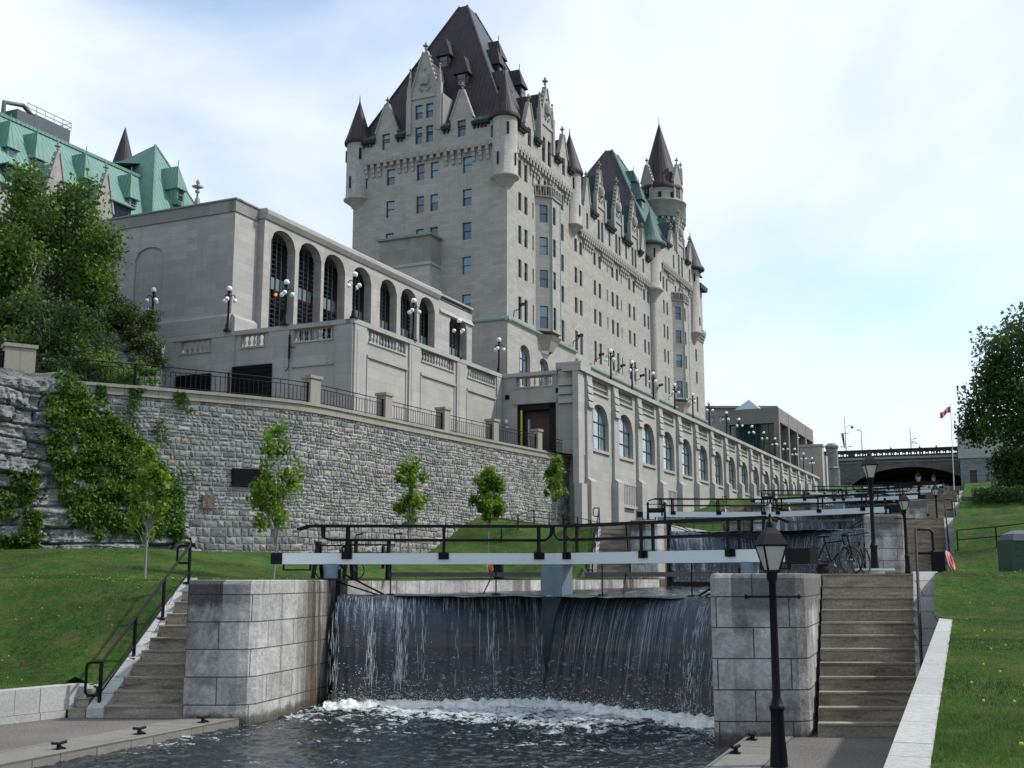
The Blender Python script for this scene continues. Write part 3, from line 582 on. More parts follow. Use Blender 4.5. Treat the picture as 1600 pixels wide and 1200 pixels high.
# falling water
def prof(dr):           # distance out from the gate for a drop
    return .06+.92*math.sqrt(max(0, dr)/2.75)
def fall(fc, Lh, side):
    mb = MB(); nu, nv = 150, 30; vs = []; uv = []
    for j in range(nv+1):
        dr = -.06+2.86*(j/nv)**1.4; z = 2.64-max(0, dr)
        for i in range(nu+1):
            u = .08+(Lh-.53)*i/nu; rip = .05*nz(u*3.1, dr*.5, 2)+.035*nz(u*9, dr*.7, 5)
            o = (-.3+.36*j/1 if j < 1 else prof(dr)+.06)+rip*min(1, j/5)
            if j == 0: o = -.3
            vs.append(fc.p(u, z+.02*nz(u*2, 1), o)); uv.append((u+(0 if side == 'left' else 9), z+.2))
    mb.add(vs, [[j*(nu+1)+i, j*(nu+1)+i+1, (j+1)*(nu+1)+i+1, (j+1)*(nu+1)+i] for j in range(nv) for i in range(nu)], 0, .5, True); mb.uv['all'] = uv
    a = single('waterfall', mb, M['fall'], base=(*fc.o, 0), kind='structure')
    mb = MB(); rnd = random.Random(3 if side == 'left' else 5)
    def strand(u, d0, d1, w_, lean=0, wob=.03, off=.05):
        n = max(4, int((d1-d0)/.09)); ph = rnd.random()*50; pts = []
        for i in range(n+1):
            dr = d0+(d1-d0)*i/n; ww = w_*(.35+.9*abs(nz(ph, dr*3.5)))*(1-.8*abs(2*i/n-1)**4)*.62; uu = u+lean*dr+wob*.55*nz(dr*1.3, ph)*dr; o = prof(dr)+off+.04*nz(ph, dr*2, 4)+.03
            pts.append((fc.p(uu-ww/2, 2.62-dr, o), fc.p(uu+ww/2, 2.62-dr, o), fc.p(uu, 2.62-dr, o+ww*.5)))
        m = len(pts); vs = [q for p in pts for q in p]
        mb.add(vs, [[3*i+0, 3*i+2, 3*i+5, 3*i+3] for i in range(m-1)]+[[3*i+2, 3*i+1, 3*i+4, 3*i+5] for i in range(m-1)], 0, .5, True)
    if side == 'left':
        for _ in range(270):
            u = rnd.uniform(.1, Lh-.5); strand(u, rnd.uniform(0, .06), rnd.uniform(.12, .45)*(1+1.2*(rnd.random() < .15)), rnd.uniform(.006, .022))
        for _ in range(12):
            u = rnd.uniform(.1, Lh-.5); strand(u, .02, rnd.uniform(.8, 1.8), rnd.uniform(.008, .02))
        for c, n_ in ((.06, 60), (1.02, 120), (1.75, 170), (2.35, 40), (4.15, 50), (5.35, 55), (1.9, 70), (3.2, 10)):
            for _ in range(n_): d0 = rnd.uniform(0, 2.0); strand(c+rnd.gauss(0, .055)*(1+d0*.35), d0, min(2.75, d0+rnd.uniform(.12, .5)), rnd.uniform(.006, .022), 0, .08)
    else:
        for _ in range(190):
            u = rnd.uniform(.5, Lh-.5); d0 = rnd.uniform(0, .9)*(rnd.random() < .5); strand(u, d0, d0+rnd.uniform(.4, 1.8), rnd.uniform(.004, .010), 0, .03)
        for _ in range(200): d0 = rnd.uniform(0, 2.4); strand(rnd.gauss(1.0, .17), d0, min(2.75, d0+rnd.uniform(.1, .35)), rnd.uniform(.006, .022), 0, .12)
        for _ in range(110): d0 = rnd.uniform(0, 2.2); strand(rnd.gauss(.25, .12), d0, min(2.75, d0+rnd.uniform(.15, .6)), rnd.uniform(.008, .025), 0, .1)
    for _ in range(800 if side == 'left' else 300):     # flecks where the sheet breaks up
        dr = 2.75-abs(rnd.gauss(0, .55)); u = rnd.uniform(.05, Lh-.3)
        if rnd.random() < .4: u = rnd.choice((1.05, 1.75, 2.3, 4.15, 5.35))+rnd.gauss(0, .22)
        if dr < .9 or not 0 < u < Lh-.3: continue
        a_, b_ = rnd.uniform(.006, .026), rnd.uniform(.003, .010); t = rnd.uniform(-.5, .5)
        mb.poly([fc.p(u-a_, 2.62-dr-t*a_, prof(dr)+.11), fc.p(u, 2.62-dr-b_, prof(dr)+.14), fc.p(u+a_, 2.62-dr+t*a_, prof(dr)+.11), fc.p(u, 2.62-dr+b_, prof(dr)+.13)])
    for _ in range(2600):     # spray thrown up by the foam
        u = rnd.uniform(-.05, Lh-.1); o = rnd.uniform(.75, 1.6); z = -.12+abs(rnd.gauss(0, .16))+.1*abs(nz(u*1.6, 4)); a_ = rnd.uniform(.004, .013); p = fc.p(u, z, o)
        mb.add([(p[0]-a_, p[1], p[2]), (p[0]+a_, p[1], p[2]), (p[0], p[1]-a_, p[2]+a_), (p[0], p[1], p[2]-a_)], [[0, 1, 2], [0, 3, 1], [1, 3, 2], [2, 3, 0]])
    b = single('water_spray', mb, M['drops'], base=(*fc.o, 0), kind='stuff'); b['label'] = f'thin white strands and drops of water falling over the {side} gate leaf'; b['category'] = 'water spray'
    # boiling foam at the foot
    mb = MB(); vs = []; nu, nv = 170, 34
    for j in range(nv+1):
        for i in range(nu+1):
            u = -.1+(Lh+.1)*i/nu; o = .60+1.7*j/nv; f = math.exp(-((j/nv-.26)/.22)**2)
            h = f*(.15+.22*abs(nz(u*1.6, o*2, 9))+.16*abs(nz(u*4.5, o*5, 2))+.05*nz(u*12, o*12))
            edge = .62+.30*nz(u*.9, 4)+.22*nz(u*4, 8); vs.append(fc.p(u, -.20+h*.78+.06*(1-ss((j/nv-edge+.12)/.24))-.02+.05*nz(u*9, o*9), o+.12*nz(u*1.3, 7)))
    mb.add(vs, [[j*(nu+1)+i, j*(nu+1)+i+1, (j+1)*(nu+1)+i+1, (j+1)*(nu+1)+i] for j in range(nv) for i in range(nu)], 0, .5, True)
    c = single('foam', mb, M['foam'], base=(*fc.o, -.2), kind='stuff'); c['label'] = f'white churning foam at the foot of the {side} falling water'; c['category'] = 'foam'
    return a, b
fl = fall(FL, LL, 'left')+fall(FR, LR, 'right')
for k in range(1, 4):
    for i, o in enumerate(fl):
        c = o.copy(); COL.objects.link(c); shift(c, k)
        if 'label' in c: c['label'] = f'{GN[k]} spray of white strands over the {("left", "right")[i//2]} gate leaf up the locks'
# ================================================================== RUBBLE RETAINING WALL (T frame)
def smooth_path(pts, n):
    out = []
    for i in range(len(pts)-1):
        p0, p1, p2, p3 = pts[max(0, i-1)], pts[i], pts[i+1], pts[min(len(pts)-1, i+2)]
        for j in range(n):
            t = j/n; out.append(tuple(.5*((2*p1[c])+(-p0[c]+p2[c])*t+(2*p0[c]-5*p1[c]+4*p2[c]-p3[c])*t*t+(-p0[c]+3*p1[c]-3*p2[c]+p3[c])*t**3) for c in (0, 1)))
    return out+[pts[-1]]
class Path:
    def __init__(s, pts):
        s.p = pts; s.c = [0]
        for a, b in zip(pts, pts[1:]): s.c.append(s.c[-1]+math.dist(a, b))
        s.L = s.c[-1]
    def at(s, d, o=0):
        d = max(0, min(s.L-1e-6, d)); i = max(j for j in range(len(s.p)-1) if s.c[j] <= d); a, b = s.p[i], s.p[i+1]
        t = (d-s.c[i])/(s.c[i+1]-s.c[i]); ux, uy = (b[0]-a[0])/math.dist(a, b), (b[1]-a[1])/math.dist(a, b)
        return (a[0]+(b[0]-a[0])*t+uy*o, a[1]+(b[1]-a[1])*t-ux*o)      # +o = towards the canal
WP = Path(smooth_path([(-52., 30.), (-46.3, 40.4), (-41.85, 46.9), (-38.7, 51.9), (-37.5, 55.2), (-36.9, 62), (-36.0, 73.8), (-34.5, 88.4)], 8))
def near_s(px, z=13.0):
    p = at(px, 600, 'T', z=z); best = 0
    # walk the path and compare bearings
    bx = [(abs(proj_x(*WP.at(s), z)-px), s) for s in lin(0, WP.L, 400)]; return min(bx)[1]
def proj_x(a, b, z, fr='T'):
    X, Y = fw(fr, a, b); l = X*math.cos(YAW)+Y*math.sin(YAW); d = -X*math.sin(YAW)+Y*math.cos(YAW)
    dep = d*math.cos(PITCH)+(z-H)*math.sin(PITCH); return 800+F*l/dep
TW = Thing('retaining_wall', 'tall grey rubble stone retaining wall behind the lawn with sandstone coping', 'stone wall', (-36.9, 62, 3), 'T')
mb = MB(); s_lo = near_s(150)
bk = [WP.at(s) for s in lin(s_lo-6, WP.L, 60)]
for i in range(59):
    a, b = bk[i], bk[i+1]; mb.poly([(a[0], a[1], 2.0), (b[0], b[1], 2.0), (b[0], b[1], 12.55), (a[0], a[1], 12.55)])
TW.part('mortar_backing', mb, M['mortar'])
mb = MB(); z = 2.6; rnd = random.Random(4)
def pick():
    r = rnd.random(); return rnd.uniform(.0, .25) if r < .22 else rnd.uniform(.3, .68) if r < .80 else rnd.uniform(.74, .86) if r < .93 else rnd.uniform(.88, .96)
while z < 12.3:
    h = rnd.choice((.18, .22, .26, .31)) if z > 6 else rnd.choice((.30, .36, .46)); h = min(h, 12.52-z); s = s_lo-6+rnd.uniform(0, .5)
    while s < WP.L:
        w_ = rnd.choice((rnd.uniform(.18, .36), rnd.uniform(.32, .75)))*(1.35 if z < 6 else 1); e = min(s+w_, WP.L); split = 2 if (rnd.random() < .12 and h > .36) else 1
        for q in range(split):
            za, zb = z+h*q/split+.02, z+h*(q+1)/split-.02; t = pick(); o = rnd.uniform(.03, .09); g_ = .02
            zw = lambda x, zz: zz+.10*nz(x*.35, zz*.5)+.03*nz(x*2.5, zz)
            a0, a1, b0, b1 = WP.at(s+g_, .0), WP.at(e-g_, .0), WP.at(s+g_+.035, o), WP.at(e-g_-.035, o+rnd.uniform(-.03, .03))
            m0 = WP.at((s+e)/2, o+rnd.uniform(.01, .05)); za, zb = zw(s, za), zw(s, zb); za2, zb2 = zw(e, za), zw(e, zb); mz = (za+zb)/2+rnd.uniform(-.05, .05)
            vs = [(*a0, za), (*a1, za2), (*a1, zb2), (*a0, zb), (*b0, za+.03), (*b1, za2+.03), (*b1, zb2-.03), (*b0, zb-.03), (*m0, mz)]
            mb.add(vs, [[0, 1, 5, 4], [1, 2, 6, 5], [2, 3, 7, 6], [3, 0, 4, 7], [4, 5, 8], [5, 6, 8], [6, 7, 8], [7, 4, 8]], 0, t)
        s = e
    z += h
TW.part('rubble_face', mb, M['rubble'])
mb = MB(); n = 64; ss_ = lin(0, WP.L, n)
for i in range(n-1):
    g_ = .006; p = [WP.at(ss_[i]+g_, .16), WP.at(ss_[i+1]-g_, .16), WP.at(ss_[i+1]-g_, -.35), WP.at(ss_[i]+g_, -.35)]; mb.prism(p, 12.5, 12.88, 0, random.random())
    p = [WP.at(ss_[i]+g_, .26), WP.at(ss_[i+1]-g_, .26), WP.at(ss_[i+1]-g_, -.4), WP.at(ss_[i]+g_, -.4)]; mb.prism(p, 12.885, 13.05, 0, random.random())
TW.part('coping', mb, M['capstone'])
pier_px = [(27, 1.45), (490, .8), (602, .72), (695, .7), (772, .7), (840, .68), (890, .66)]; pier_s = []
for px, wd in pier_px:
    s = near_s(px); pier_s.append((s, wd)); w2 = wd/2; d = .36
    mb = MB(); mb.prism([WP.at(s-w2, .22), WP.at(s+w2, .22), WP.at(s+w2, .22-2*d), WP.at(s-w2, .22-2*d)], 13.05, 14.5)
    mb.prism([WP.at(s-w2-.08, .30), WP.at(s+w2+.08, .30), WP.at(s+w2+.08, .14-2*d), WP.at(s-w2-.08, .14-2*d)], 14.5, 14.68); TW.part('pier', mb, M['capstone'])
# plaque-like dark grille set in the wall
s = near_s(385, 8.); mb = MB(); za, zb = at(385, 758, 'T', x=-38.3)[2], at(385, 729, 'T', x=-38.3)[2]
mb.prism([WP.at(s-.95, .2), WP.at(s+.95, .2), WP.at(s+.95, -.1), WP.at(s-.95, -.1)], za, zb)
for i in range(9): zz = za+.06+(zb-za-.1)*i/8; mb.prism([WP.at(s-.9, .24), WP.at(s+.9, .24), WP.at(s+.9, .2), WP.at(s-.9, .2)], zz-.02, zz+.03)
TW.part('dark_grille', mb, M['black'])
mb = MB(); s = near_s(324, 7.); mb.prism([WP.at(s-.33, .16), WP.at(s+.33, .16), WP.at(s+.33, 0), WP.at(s-.33, 0)], 6.75, 7.45, 0, 1.); TW.part('rust_block', mb, M['rubble'])
mb = MB(); s = near_s(880, 10); e = WP.at(WP.L, .1); mb.box(e[0]-.4, e[0]+.55, e[1]-.7, e[1]+.3, 4, 13.05); TW.part('end_pilaster', mb, M['terrace'])
# iron railing panels between the piers
def railing(s0, s1, lab):
    p = WP.at((s0+s1)/2); T = Thing('iron_railing', lab, 'railing', (p[0], p[1], 13.05), 'T', group='black iron railing panels on the stone wall')
    L = s1-s0; npost = max(1, round(L/5.5)); mb = MB(); k = max(2, int(L/1.5)); q = [WP.at(s0+L*i/k, 0) for i in range(k+1)]
    for z, r in ((14.22, .03), (13.98, .022), (13.16, .022)): mb.tube([(*a, z) for a in q], r, 5)
    T.part('rail', mb, M['black'])
    for j in range(npost+1):
        c = WP.at(s0+L*j/npost if 0 < j < npost else (s0+.04 if j == 0 else s1-.04)); T.part('post', MB().box(c[0]-.045, c[0]+.045, c[1]-.045, c[1]+.045, 13.05, 14.27), M['black'])
    mb = MB(); nb = int(L/.27)
    for j in range(1, nb): c = WP.at(s0+L*j/nb); mb.box(c[0]-.013, c[0]+.013, c[1]-.013, c[1]+.013, 13.16, 13.98 if j % 6 else 14.2)
    T.part('balusters', mb, M['black'])
ords = ['first', 'second', 'third', 'fourth', 'fifth', 'sixth', 'seventh']
sA = [0.2]+[s for s, w_ in pier_s]
spans = [(0.2, pier_s[0][0]-.75)]+[(pier_s[i][0]+pier_s[i][1]/2, pier_s[i+1][0]-pier_s[i+1][1]/2) for i in range(6)]
for i, (a, b) in enumerate(spans): railing(a, b, f'{ords[i]} black iron railing panel from the left on the stone wall')
# service road behind the railing
road = [WP.at(s, -.3) for s in lin(0, WP.L, 40)]
mb = MB().poly([(*p, 13.03) for p in road]+[(-33.5, 87.2, 13.03), (-41, 87.2, 13.03), (-41, 64, 13.03), (-57.5, 64, 13.03), (-62, 50, 13.03), (-64, 30, 13.03)]); single('road', mb, M['path'], fr='T', kind='structure')
# ================================================================== ROCK CLIFF left
CP = Path(smooth_path([kt(-56, 22), kt(-50, 29.5), kt(-45, 38), kt(-41.3, 43.8), kt(-38.0, 48.6), kt(-36.1, 50.4)], 8))
_cpx = []
def cliff_top(s):
    if not _cpx: _cpx.extend(proj_x(*CP.at(i/100*CP.L, .8), 8.) for i in range(101))
    x = _cpx[min(100, int(s*100))]; tb = [(-400, 13.1), (104, 13.1), (128, 12.2), (215, 10.1), (255, 8.7), (280, 7.6), (296, 5.6), (312, 4.5), (900, 4.2)]
    for (x0, z0), (x1, z1) in zip(tb, tb[1:]):
        if x0 <= x < x1: return z0+(z1-z0)*(x-x0)/(x1-x0)
    return 4.2
def rnd_cell(i, j): return noise.cell(Vector((i*1.37+.5, j*2.11+.5, 3.7)))
def cliff_pt(s, t):
    """s 0..1 along, t 0..1 up"""
    d = s*CP.L; zb = 3.2+1.0*s; zt = cliff_top(s)+.35*nz(s*16, 3); z = zb+(zt-zb)*t
    q = z/.80+.9*nz(d*.10, z*.1, 2)+.35*nz(d*.45, z*.5, 6)+.10*d/3; L = math.floor(q); led = q-L; c = d/(1.1+.9*abs(rnd_cell(L, 9)))+3*rnd_cell(L, 4)+.7*nz(d*.6, z*.8, 4); C = math.floor(c); fr = c-C
    blk = .34*rnd_cell(C, L)+.20*rnd_cell(math.floor(c*2.3), math.floor(q*1.9)); crack = -.22*(max(0, 1-min(fr, 1-fr)*14))-.28*(max(0, 1-min(led, 1-led)*9))
    rough = .30*nz(d*.9, z*1.2, 8)+.16*nz(d*2.4, z*3, 8)+.08*nz(d*6, z*7, 2)
    o = 1.5-1.15*t+.9*nz(d*.13, z*.16, 1)+.62*blk+crack+rough-.10*led+.25-.7*ss((s-.93)/.07)
    if t > .95: o -= (t-.95)*18
    a = CP.at(d, max(.12, o)); return (a[0], a[1], z)
mb = MB(); nu, nv = 420, 190; vs = [cliff_pt(i/nu, j/nv) for j in range(nv+1) for i in range(nu+1)]
mb.add(vs, [[j*(nu+1)+i, j*(nu+1)+i+1, (j+1)*(nu+1)+i+1, (j+1)*(nu+1)+i] for j in range(nv) for i in range(nu)], 0, .5, False)
single('rock_cliff', mb, M['rock'], fr='T', kind='structure')
# earth bank between cliff road and the annex
mb = MB(); vs = []
for j in range(25):
    for i in range(41):
        a = -100+i*(47.5/40); b = 40+j*(32/24); t = ss((b-53-(-a-60)*-.05)/9)
        z = 12.9+7.2*t*ss((-a-53.5)/3)+(.5*nz(a*.5, b*.5)+.25*nz(a*1.3, b*1.3))*t; vs.append((a, b, z))
mb.add(vs, [[j*41+i, j*41+i+1, (j+1)*41+i+1, (j+1)*41+i] for j in range(24) for i in range(40)], 0, .5, True); single('hill', mb, M['rock'], fr='T', kind='structure')
# ================================================================== UPPER TERRACE
TZ = 20.2
bal_prof = [(.10, 0), (.10, .07), (.06, .09), (.055, .16), (.11, .30), (.105, .38), (.055, .58), (.05, .68), (.09, .71), (.09, .78)]
mbb = MB().lathe((0, 0), bal_prof, 10); bal_me = mesh('baluster', mbb, M['terrace'])
TT = Thing('terrace_wall', 'high limestone terrace wall with balustrades, panels and open service door', 'terrace wall', (-40.4, 63.5, 13), 'T')
FRt = Face((-40.4, 63.5), (0, 1), (1, 0))       # right face, u=b-63.5
FLt = Face((-57.4, 63.5), (1, 0), (0, -1))      # left face, u=a+57.4
FRc = Face((-40.4, 87.0), (1, 0), (0, -1))      # recess face
def baluster_bay(fc, u0, u1, z0=19.0, z1=19.85):
    mb = MB(); fc.box(mb, u0-.05, u1+.05, z0-.12, z0, -.5, .09); T = TT.part('balustrade_sill', mb, M['terrace']); n = max(3, int((u1-u0)/.42))
    for i in range(n):
        p = fc.p(u0+(u1-u0)*(i+.5)/n, z0, -.2); TT.inst('baluster', bal_me, p, 0, T)
rb = [(1.9, 7.0), (9.4, 14.6), (17.0, 22.2)]
lb = [(2.4, 5.1), (7.7, 9.8), (12.2, 15.4)]
mb = MB(); FRt.wall(mb, 0, 23.5, 12.9, 19.88, [(a, b, 19.0, 19.86) for a, b in rb], .5); FLt.wall(mb, 0, 17.0, 12.9, 19.88, [(a, b, 19.0, 19.86) for a, b in lb], .5)
FRc.wall(mb, 0, 7.3, 12.9, 19.88, [(1.35, 4.65, 19.0, 19.86), (1.45, 5.0, 12.9, 17.5)], .9)
fcB = Face((-40.9, 64.0), (0, 1), (-1, 0)); 
mb.poly([(-57.4, 63.5, 20.0), (-40.4, 63.5, 20.0), (-40.4, 64.0, 20.0), (-57.4, 64.0, 20.0)]); TT.part('wall', mb, M['terrace'])
mb = MB()
FRt.box(mb, -.16, 23.5, 19.88, 20.2, -.55, .16); FLt.box(mb, -.0, 16.83, 19.88, 20.2, -.55, .16); FRc.box(mb, .17, 5.2, 19.88, 20.2, -.55, .16)
mb.tube([(-57.4, 63.6, 20.04), (-58.3, 63.4, 20.4), (-59.0, 63.2, 20.85), (-60.5, 63.2, 20.95)], .2, 8)
TT.part('coping', mb, M['terrace'])
mb = MB()
for fc, spans_ in ((FRt, ((.0, 1.5), (7.4, 9.0), (15.0, 16.6), (22.4, 23.4))), (FLt, ((.0, 1.8), (5.4, 7.3), (10.2, 11.9), (15.7, 17.0)))):
    for a, b in spans_: fc.box(mb, a+.002, b, 13.0, 19.87, .0, .12); fc.box(mb, a+.3, b-.3, 13.6, 19.5, .12, .145)
for a, b in ((1.7, 7.2), (9.2, 14.8), (16.8, 22.2)): FRt.box(mb, a, b, 17.85, 18.05, 0, .14); FRt.box(mb, a, a+.15, 13.2, 17.85, 0, .07); FRt.box(mb, b-.15, b, 13.2, 17.85, 0, .07)
FLt.box(mb, 12.2, 15.5, 17.2, 17.32, 0, .12); FRc.box(mb, 1.2, 5.1, 17.52, 17.8, 0, .12); TT.part('pilaster_panels', mb, M['terrace'])
for fc, L_ in ((FRt, rb), (FLt, lb), (FRc, [(1.35, 4.65)])):
    for a, b in L_: baluster_bay(fc, a, b)
mb = MB()
for i in range(2): FRc.box(mb, 5.35-.1*i, 7.35+.1*i, 12.9 if i else 13, 20.55+.25*i, -1.6, .35+.08*i) if not i else FRc.box(mb, 5.2, 7.5, 20.2, 20.75, -1.7, .5)
for j in range(3): FRc.side(mb, [(.35, 17.3+j*.75), (.62, 17.3+j*.75), (.42, 17.95+j*.75), (.35, 17.95+j*.75)], 5.45, 7.1)
TT.part('corner_pier', mb, M['terrace'])
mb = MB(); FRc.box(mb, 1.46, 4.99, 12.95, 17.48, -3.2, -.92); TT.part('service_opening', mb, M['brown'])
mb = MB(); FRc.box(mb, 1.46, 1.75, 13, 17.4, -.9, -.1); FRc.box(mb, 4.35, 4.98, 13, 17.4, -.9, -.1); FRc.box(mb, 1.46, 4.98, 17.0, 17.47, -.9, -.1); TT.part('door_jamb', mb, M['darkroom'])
mb = MB(); FRc.box(mb, 1.80, 1.94, 13, 17.0, -.05, .04); TT.part('yellow_post', mb, M['yellow']); mb = MB(); FRc.box(mb, 2.25, 2.31, 13, 16.3, -.85, -.5); TT.part('white_pipe', mb, M['white'])
mb = MB(); p = FRc.p(.55, 16.1, .2); mb.sphere(p, .2, 8); FRc.box(mb, .45, .65, 15.5, 15.7, 0, .12); TT.part('wall_lamp', mb, M['globe']); mb = MB(); FRc.box(mb, .35, .75, 18.0, 18.4, -.02, .04); FRc.box(mb, 5.0, 5.3, 18.3, 18.7, -.02, .04); TT.part('vent', mb, M['black'])
mb = MB()
for (u0, u1, z0, z1) in ((2.4, 5.4, 13.05, 17.3), (7.3, 10.6, 13.05, 17.6)):
    FLt.box(mb, u0, u1, z0, z1, .13, .32)
    for i in range(12): zz = z0+(z1-z0)*(i+.5)/12; FLt.box(mb, u0+.05, u1-.05, zz-.04, zz+.04, .32, .4)
    TT.part('louvred_door', mb, M['black']); mb = MB()
mb.tube([FLt.p(12.0, 19.5, .2), FLt.p(12.0, 17.8, .2)], .07, 6); mb.tube([FLt.p(12.0, 17.8, .2), FLt.p(12.0, 17.2, .2), FLt.p(11.7, 17.0, .2)], .03, 5); mb.tube([FLt.p(12.0, 18.6, .2), FLt.p(12.5, 18.6, .2)], .03, 5); TT.part('drain_pipe', mb, M['black'])
# terrace floor
mb = MB().poly([(-57.4, 64, 19.1), (-40.9, 64, 19.1), (-40.9, 87.5, 19.1), (-33.8, 87.5, 19.1), (-33.8, 205, 19.1), (-58, 205, 19.1), (-58, 104, 19.1)]); single('terrace_paving', mb, M['path'], fr='T', kind='structure')
# inner balustrade on the terrace
mb = MB(); T = Thing('balustrade', 'limestone balustrade across the terrace behind the service door recess', 'balustrade', (-42, 97, 19.1), 'T'); fc = Face((-47.0, 97.), (1, 0), (0, -1))
fc.box(mb, 0, 7.5, 20.05, 20.35, -.2, .2); fc.box(mb, 0, 7.5, 19.1, 19.25, -.18, .18); fc.box(mb, 6.6, 7.5, 19.1, 20.35, -.3, .3); fc2 = Face((-39.5, 97), (.94, -.33), (-.33, -.94)); fc2.box(mb, 0, 4.5, 19.95, 20.3, -.2, .2); fc2.box(mb, 0, 4.5, 19.1, 20, -.1, .1); T.part('rail', mb, M['terrace'])
for i in range(15): T.inst('baluster', bal_me, fc.p(.3+i*.42, 19.27, 0))
# ================================================================== ARCADE WALL
NB = 17; BW = (200.9-86.6)/NB
TA = Thing('arcade_wall', 'long pale limestone wall of arched windows and buttresses stepping up beside the locks', 'arcade wall', (-33.1, 86.6, 4), 'T')
FA = Face((-33.1, 86.6), (0, 1), (1, 0)); zb_ = lambda i: 4.2 if i < 4 else 6+.6*i
ops = []
for i in range(NB):
    u = i*BW; ops += [(u+2.58, u+6.94, 13.8, 17.75, 1.5)]
mb = MB(); FA.wall(mb, 0, NB*BW, 3.0, 19.85, ops+[(i*BW+2.65, i*BW+6.9, 18.75, 19.7) for i in range(NB-1)], .55); FE = Face((-40.4, 87.9), (1, 0), (0, -1)); FE.box(mb, 5, 7.3, 3.0, 19.85, -.5, -.0); TA.part('wall', mb, M['terrace'])
mb = MB(); FA.box(mb, -.6, NB*BW, 19.85, 20.2, -.5, .38); TA.part('coping', mb, M['terrace'])
for i in range(NB):
    u = i*BW; mb = MB(); lo = 10.9+.42*min(i, 4)+(.9*max(0, i-4)*.55)
    FA.box(mb, u+1.02, u+2.28, 2.8, 19.84, 0, .24)
    FA.box(mb, u+.9, u+2.42, 2.8, lo, 0, .58); FA.side(mb, [(.24, lo), (.58, lo), (.24, lo+.3)], u+.9, u+2.42)
    if i == 0: FA.box(mb, -.95, .3, 2.8, lo-.3, -.2, .45); FA.box(mb, -.9, .2, lo-.3, 19.84, -.3, .2); FA.box(mb, -.95, .3, 19.84, 20.45, -1.2, .45)
    for j in range(4): FA.side(mb, [(.24, 17.0+j*.62), (.46-.04*j, 17.02+j*.62), (.34-.03*j, 17.56+j*.62), (.24, 17.56+j*.62)], u+1.07, u+2.23)
    TA.part('buttress', mb, M['terrace'])
    if i < NB-1:
        mb = MB(); FA.box(mb, u+2.65, u+6.9, 19.15, 19.35, -.3, -.12); FA.box(mb, u+2.55, u+7.0, 18.55, 18.72, 0, .14); FA.box(mb, u+2.5, u+7.02, 13.55, 13.8, 0, .16)
        FA.box(mb, u+2.66, u+6.89, 18.76, 19.69, -.54, -.3); TA.part('parapet_panel', mb, M['terrace'])
gme = MB(); gh, gw = 3.95, 4.0      # arched window: glass + bars
arc = [(-2.18+4.36*j/12, 2.45+1.5*math.sqrt(max(0, 1-(2*j/12-1)**2))) for j in range(13)]
gme.poly([(-2.18, 0, 0)]+[(2.18, 0, 0)]+[(x, 0, z) for x, z in arc[::-1]], 0)
for x in (-2.13, -.73, .73, 2.13): gme.box(x-.03, x+.03, -.06, 0, 0, 2.45+1.5*math.sqrt(max(0, 1-(x/2.18)**2))-.03, 1)
for z in (.05, 1.25, 2.45): gme.box(-2.18, 2.18, -.09, -.01, z-.04, z+.04, 1)
arch_me = mesh('arched_window', gme, [M['curtain'], M['frame']])
for i in range(NB-1): TA.inst('arched_window', arch_me, FA.p(i*BW+4.76, 13.8, -.42), R(90))
for i in (1, 3, 7):
    mb = MB(); u = i*BW
    for j in range(9): FA.box(mb, u+2.7+j*.47, u+2.95+j*.47, 8.6+.6*(i == 1)+.3*i, 11.1+.2*i, 0, .22)
    FA.box(mb, u+2.55, u+6.95, 8.35+.6*(i == 1)+.3*i, 8.6+.6*(i == 1)+.3*i, 0, .3); FA.box(mb, u+2.55, u+6.95, 11.1+.2*i, 11.25+.2*i, 0, .25); TA.part('stone_grille', mb, M['terrace'])
# taller piers where the arcade ends
T = Thing('end_block', 'pale stone end block with twin piers between the arcade and the grey octagonal pillar', 'stone block', (-33.1, 204, 14), 'T'); mb = MB()
F2 = Face((-33.1, 201.2), (0, 1), (1, 0))
mb.box(-36, -32.2, 201.3, 203.3, 14, 25.6); mb.box(-36.2, -32.0, 201.1, 203.5, 25.6, 26.0); mb.box(-34.5, -32.6, 208, 209.6, 14, 24.6); mb.box(-34.6, -33.1, 203.3, 208, 14, 20.3); T.part('wall', mb, M['terrace'])
for j in range(3): mb = MB(); mb.box(-34, -33, 203.3, 208, 20.9+j*1.1, 21.5+j*1.1); T.part('cross_rail', mb, M['terrace'])
# ================================================================== ANNEX with tall arches
AZ = 31.0
TX = Thing('annex_building', 'plain pale stone annex with tall arched openings left of the castle hotel', 'building', (-52, 66, 19), 'T')
FX = Face((-52, 66), (0, 1), (1, 0)); arches = [(69.7, 72.9, 29.2), (73.4, 76.6, 29.2), (77.0, 80.2, 29.2), (81.4, 84.5, 29.2), (86.0, 89.0, 29.2), (89.7, 92.8, 29.2), (93.3, 96.4, 29.2), (99.5, 103.4, 28.8)]
mb = MB(); FX.wall(mb, 2.8, 38.6, 19.0, AZ-.7, [(a-66, b-66, 19.6, z+.75, 1.15) for a, b, z in arches], .75)
FXb = Face((-52.6, 66), (0, 1), (1, 0)); FXb.wall(mb, 0, 2.8, 19.0, AZ-.9, [], .3); mb.poly([(-52.6, 68.8, 19), (-52, 68.8, 19), (-52, 68.8, AZ), (-52.6, 68.8, AZ)])
FXl = Face((-72.6, 66), (1, 0), (0, -1)); FXl.wall(mb, 0, 20, 19.0, AZ-.9, [(10.5, 13.4, 19.1, 28.3, .9)], .12); FXl.box(mb, 10.4, 13.5, 19, 28.4, -.16, -.13)
mb.poly([(-72.6, 66, AZ-.3), (-52.6, 66, AZ-.3), (-52.6, 104.6, AZ-.3), (-72.6, 104.6, AZ-.3)]); mb.poly([(-52, 104.6, 19), (-72, 104.6, 19), (-72, 104.6, AZ), (-52, 104.6, AZ)]); TX.part('wall', mb, M['annex'])
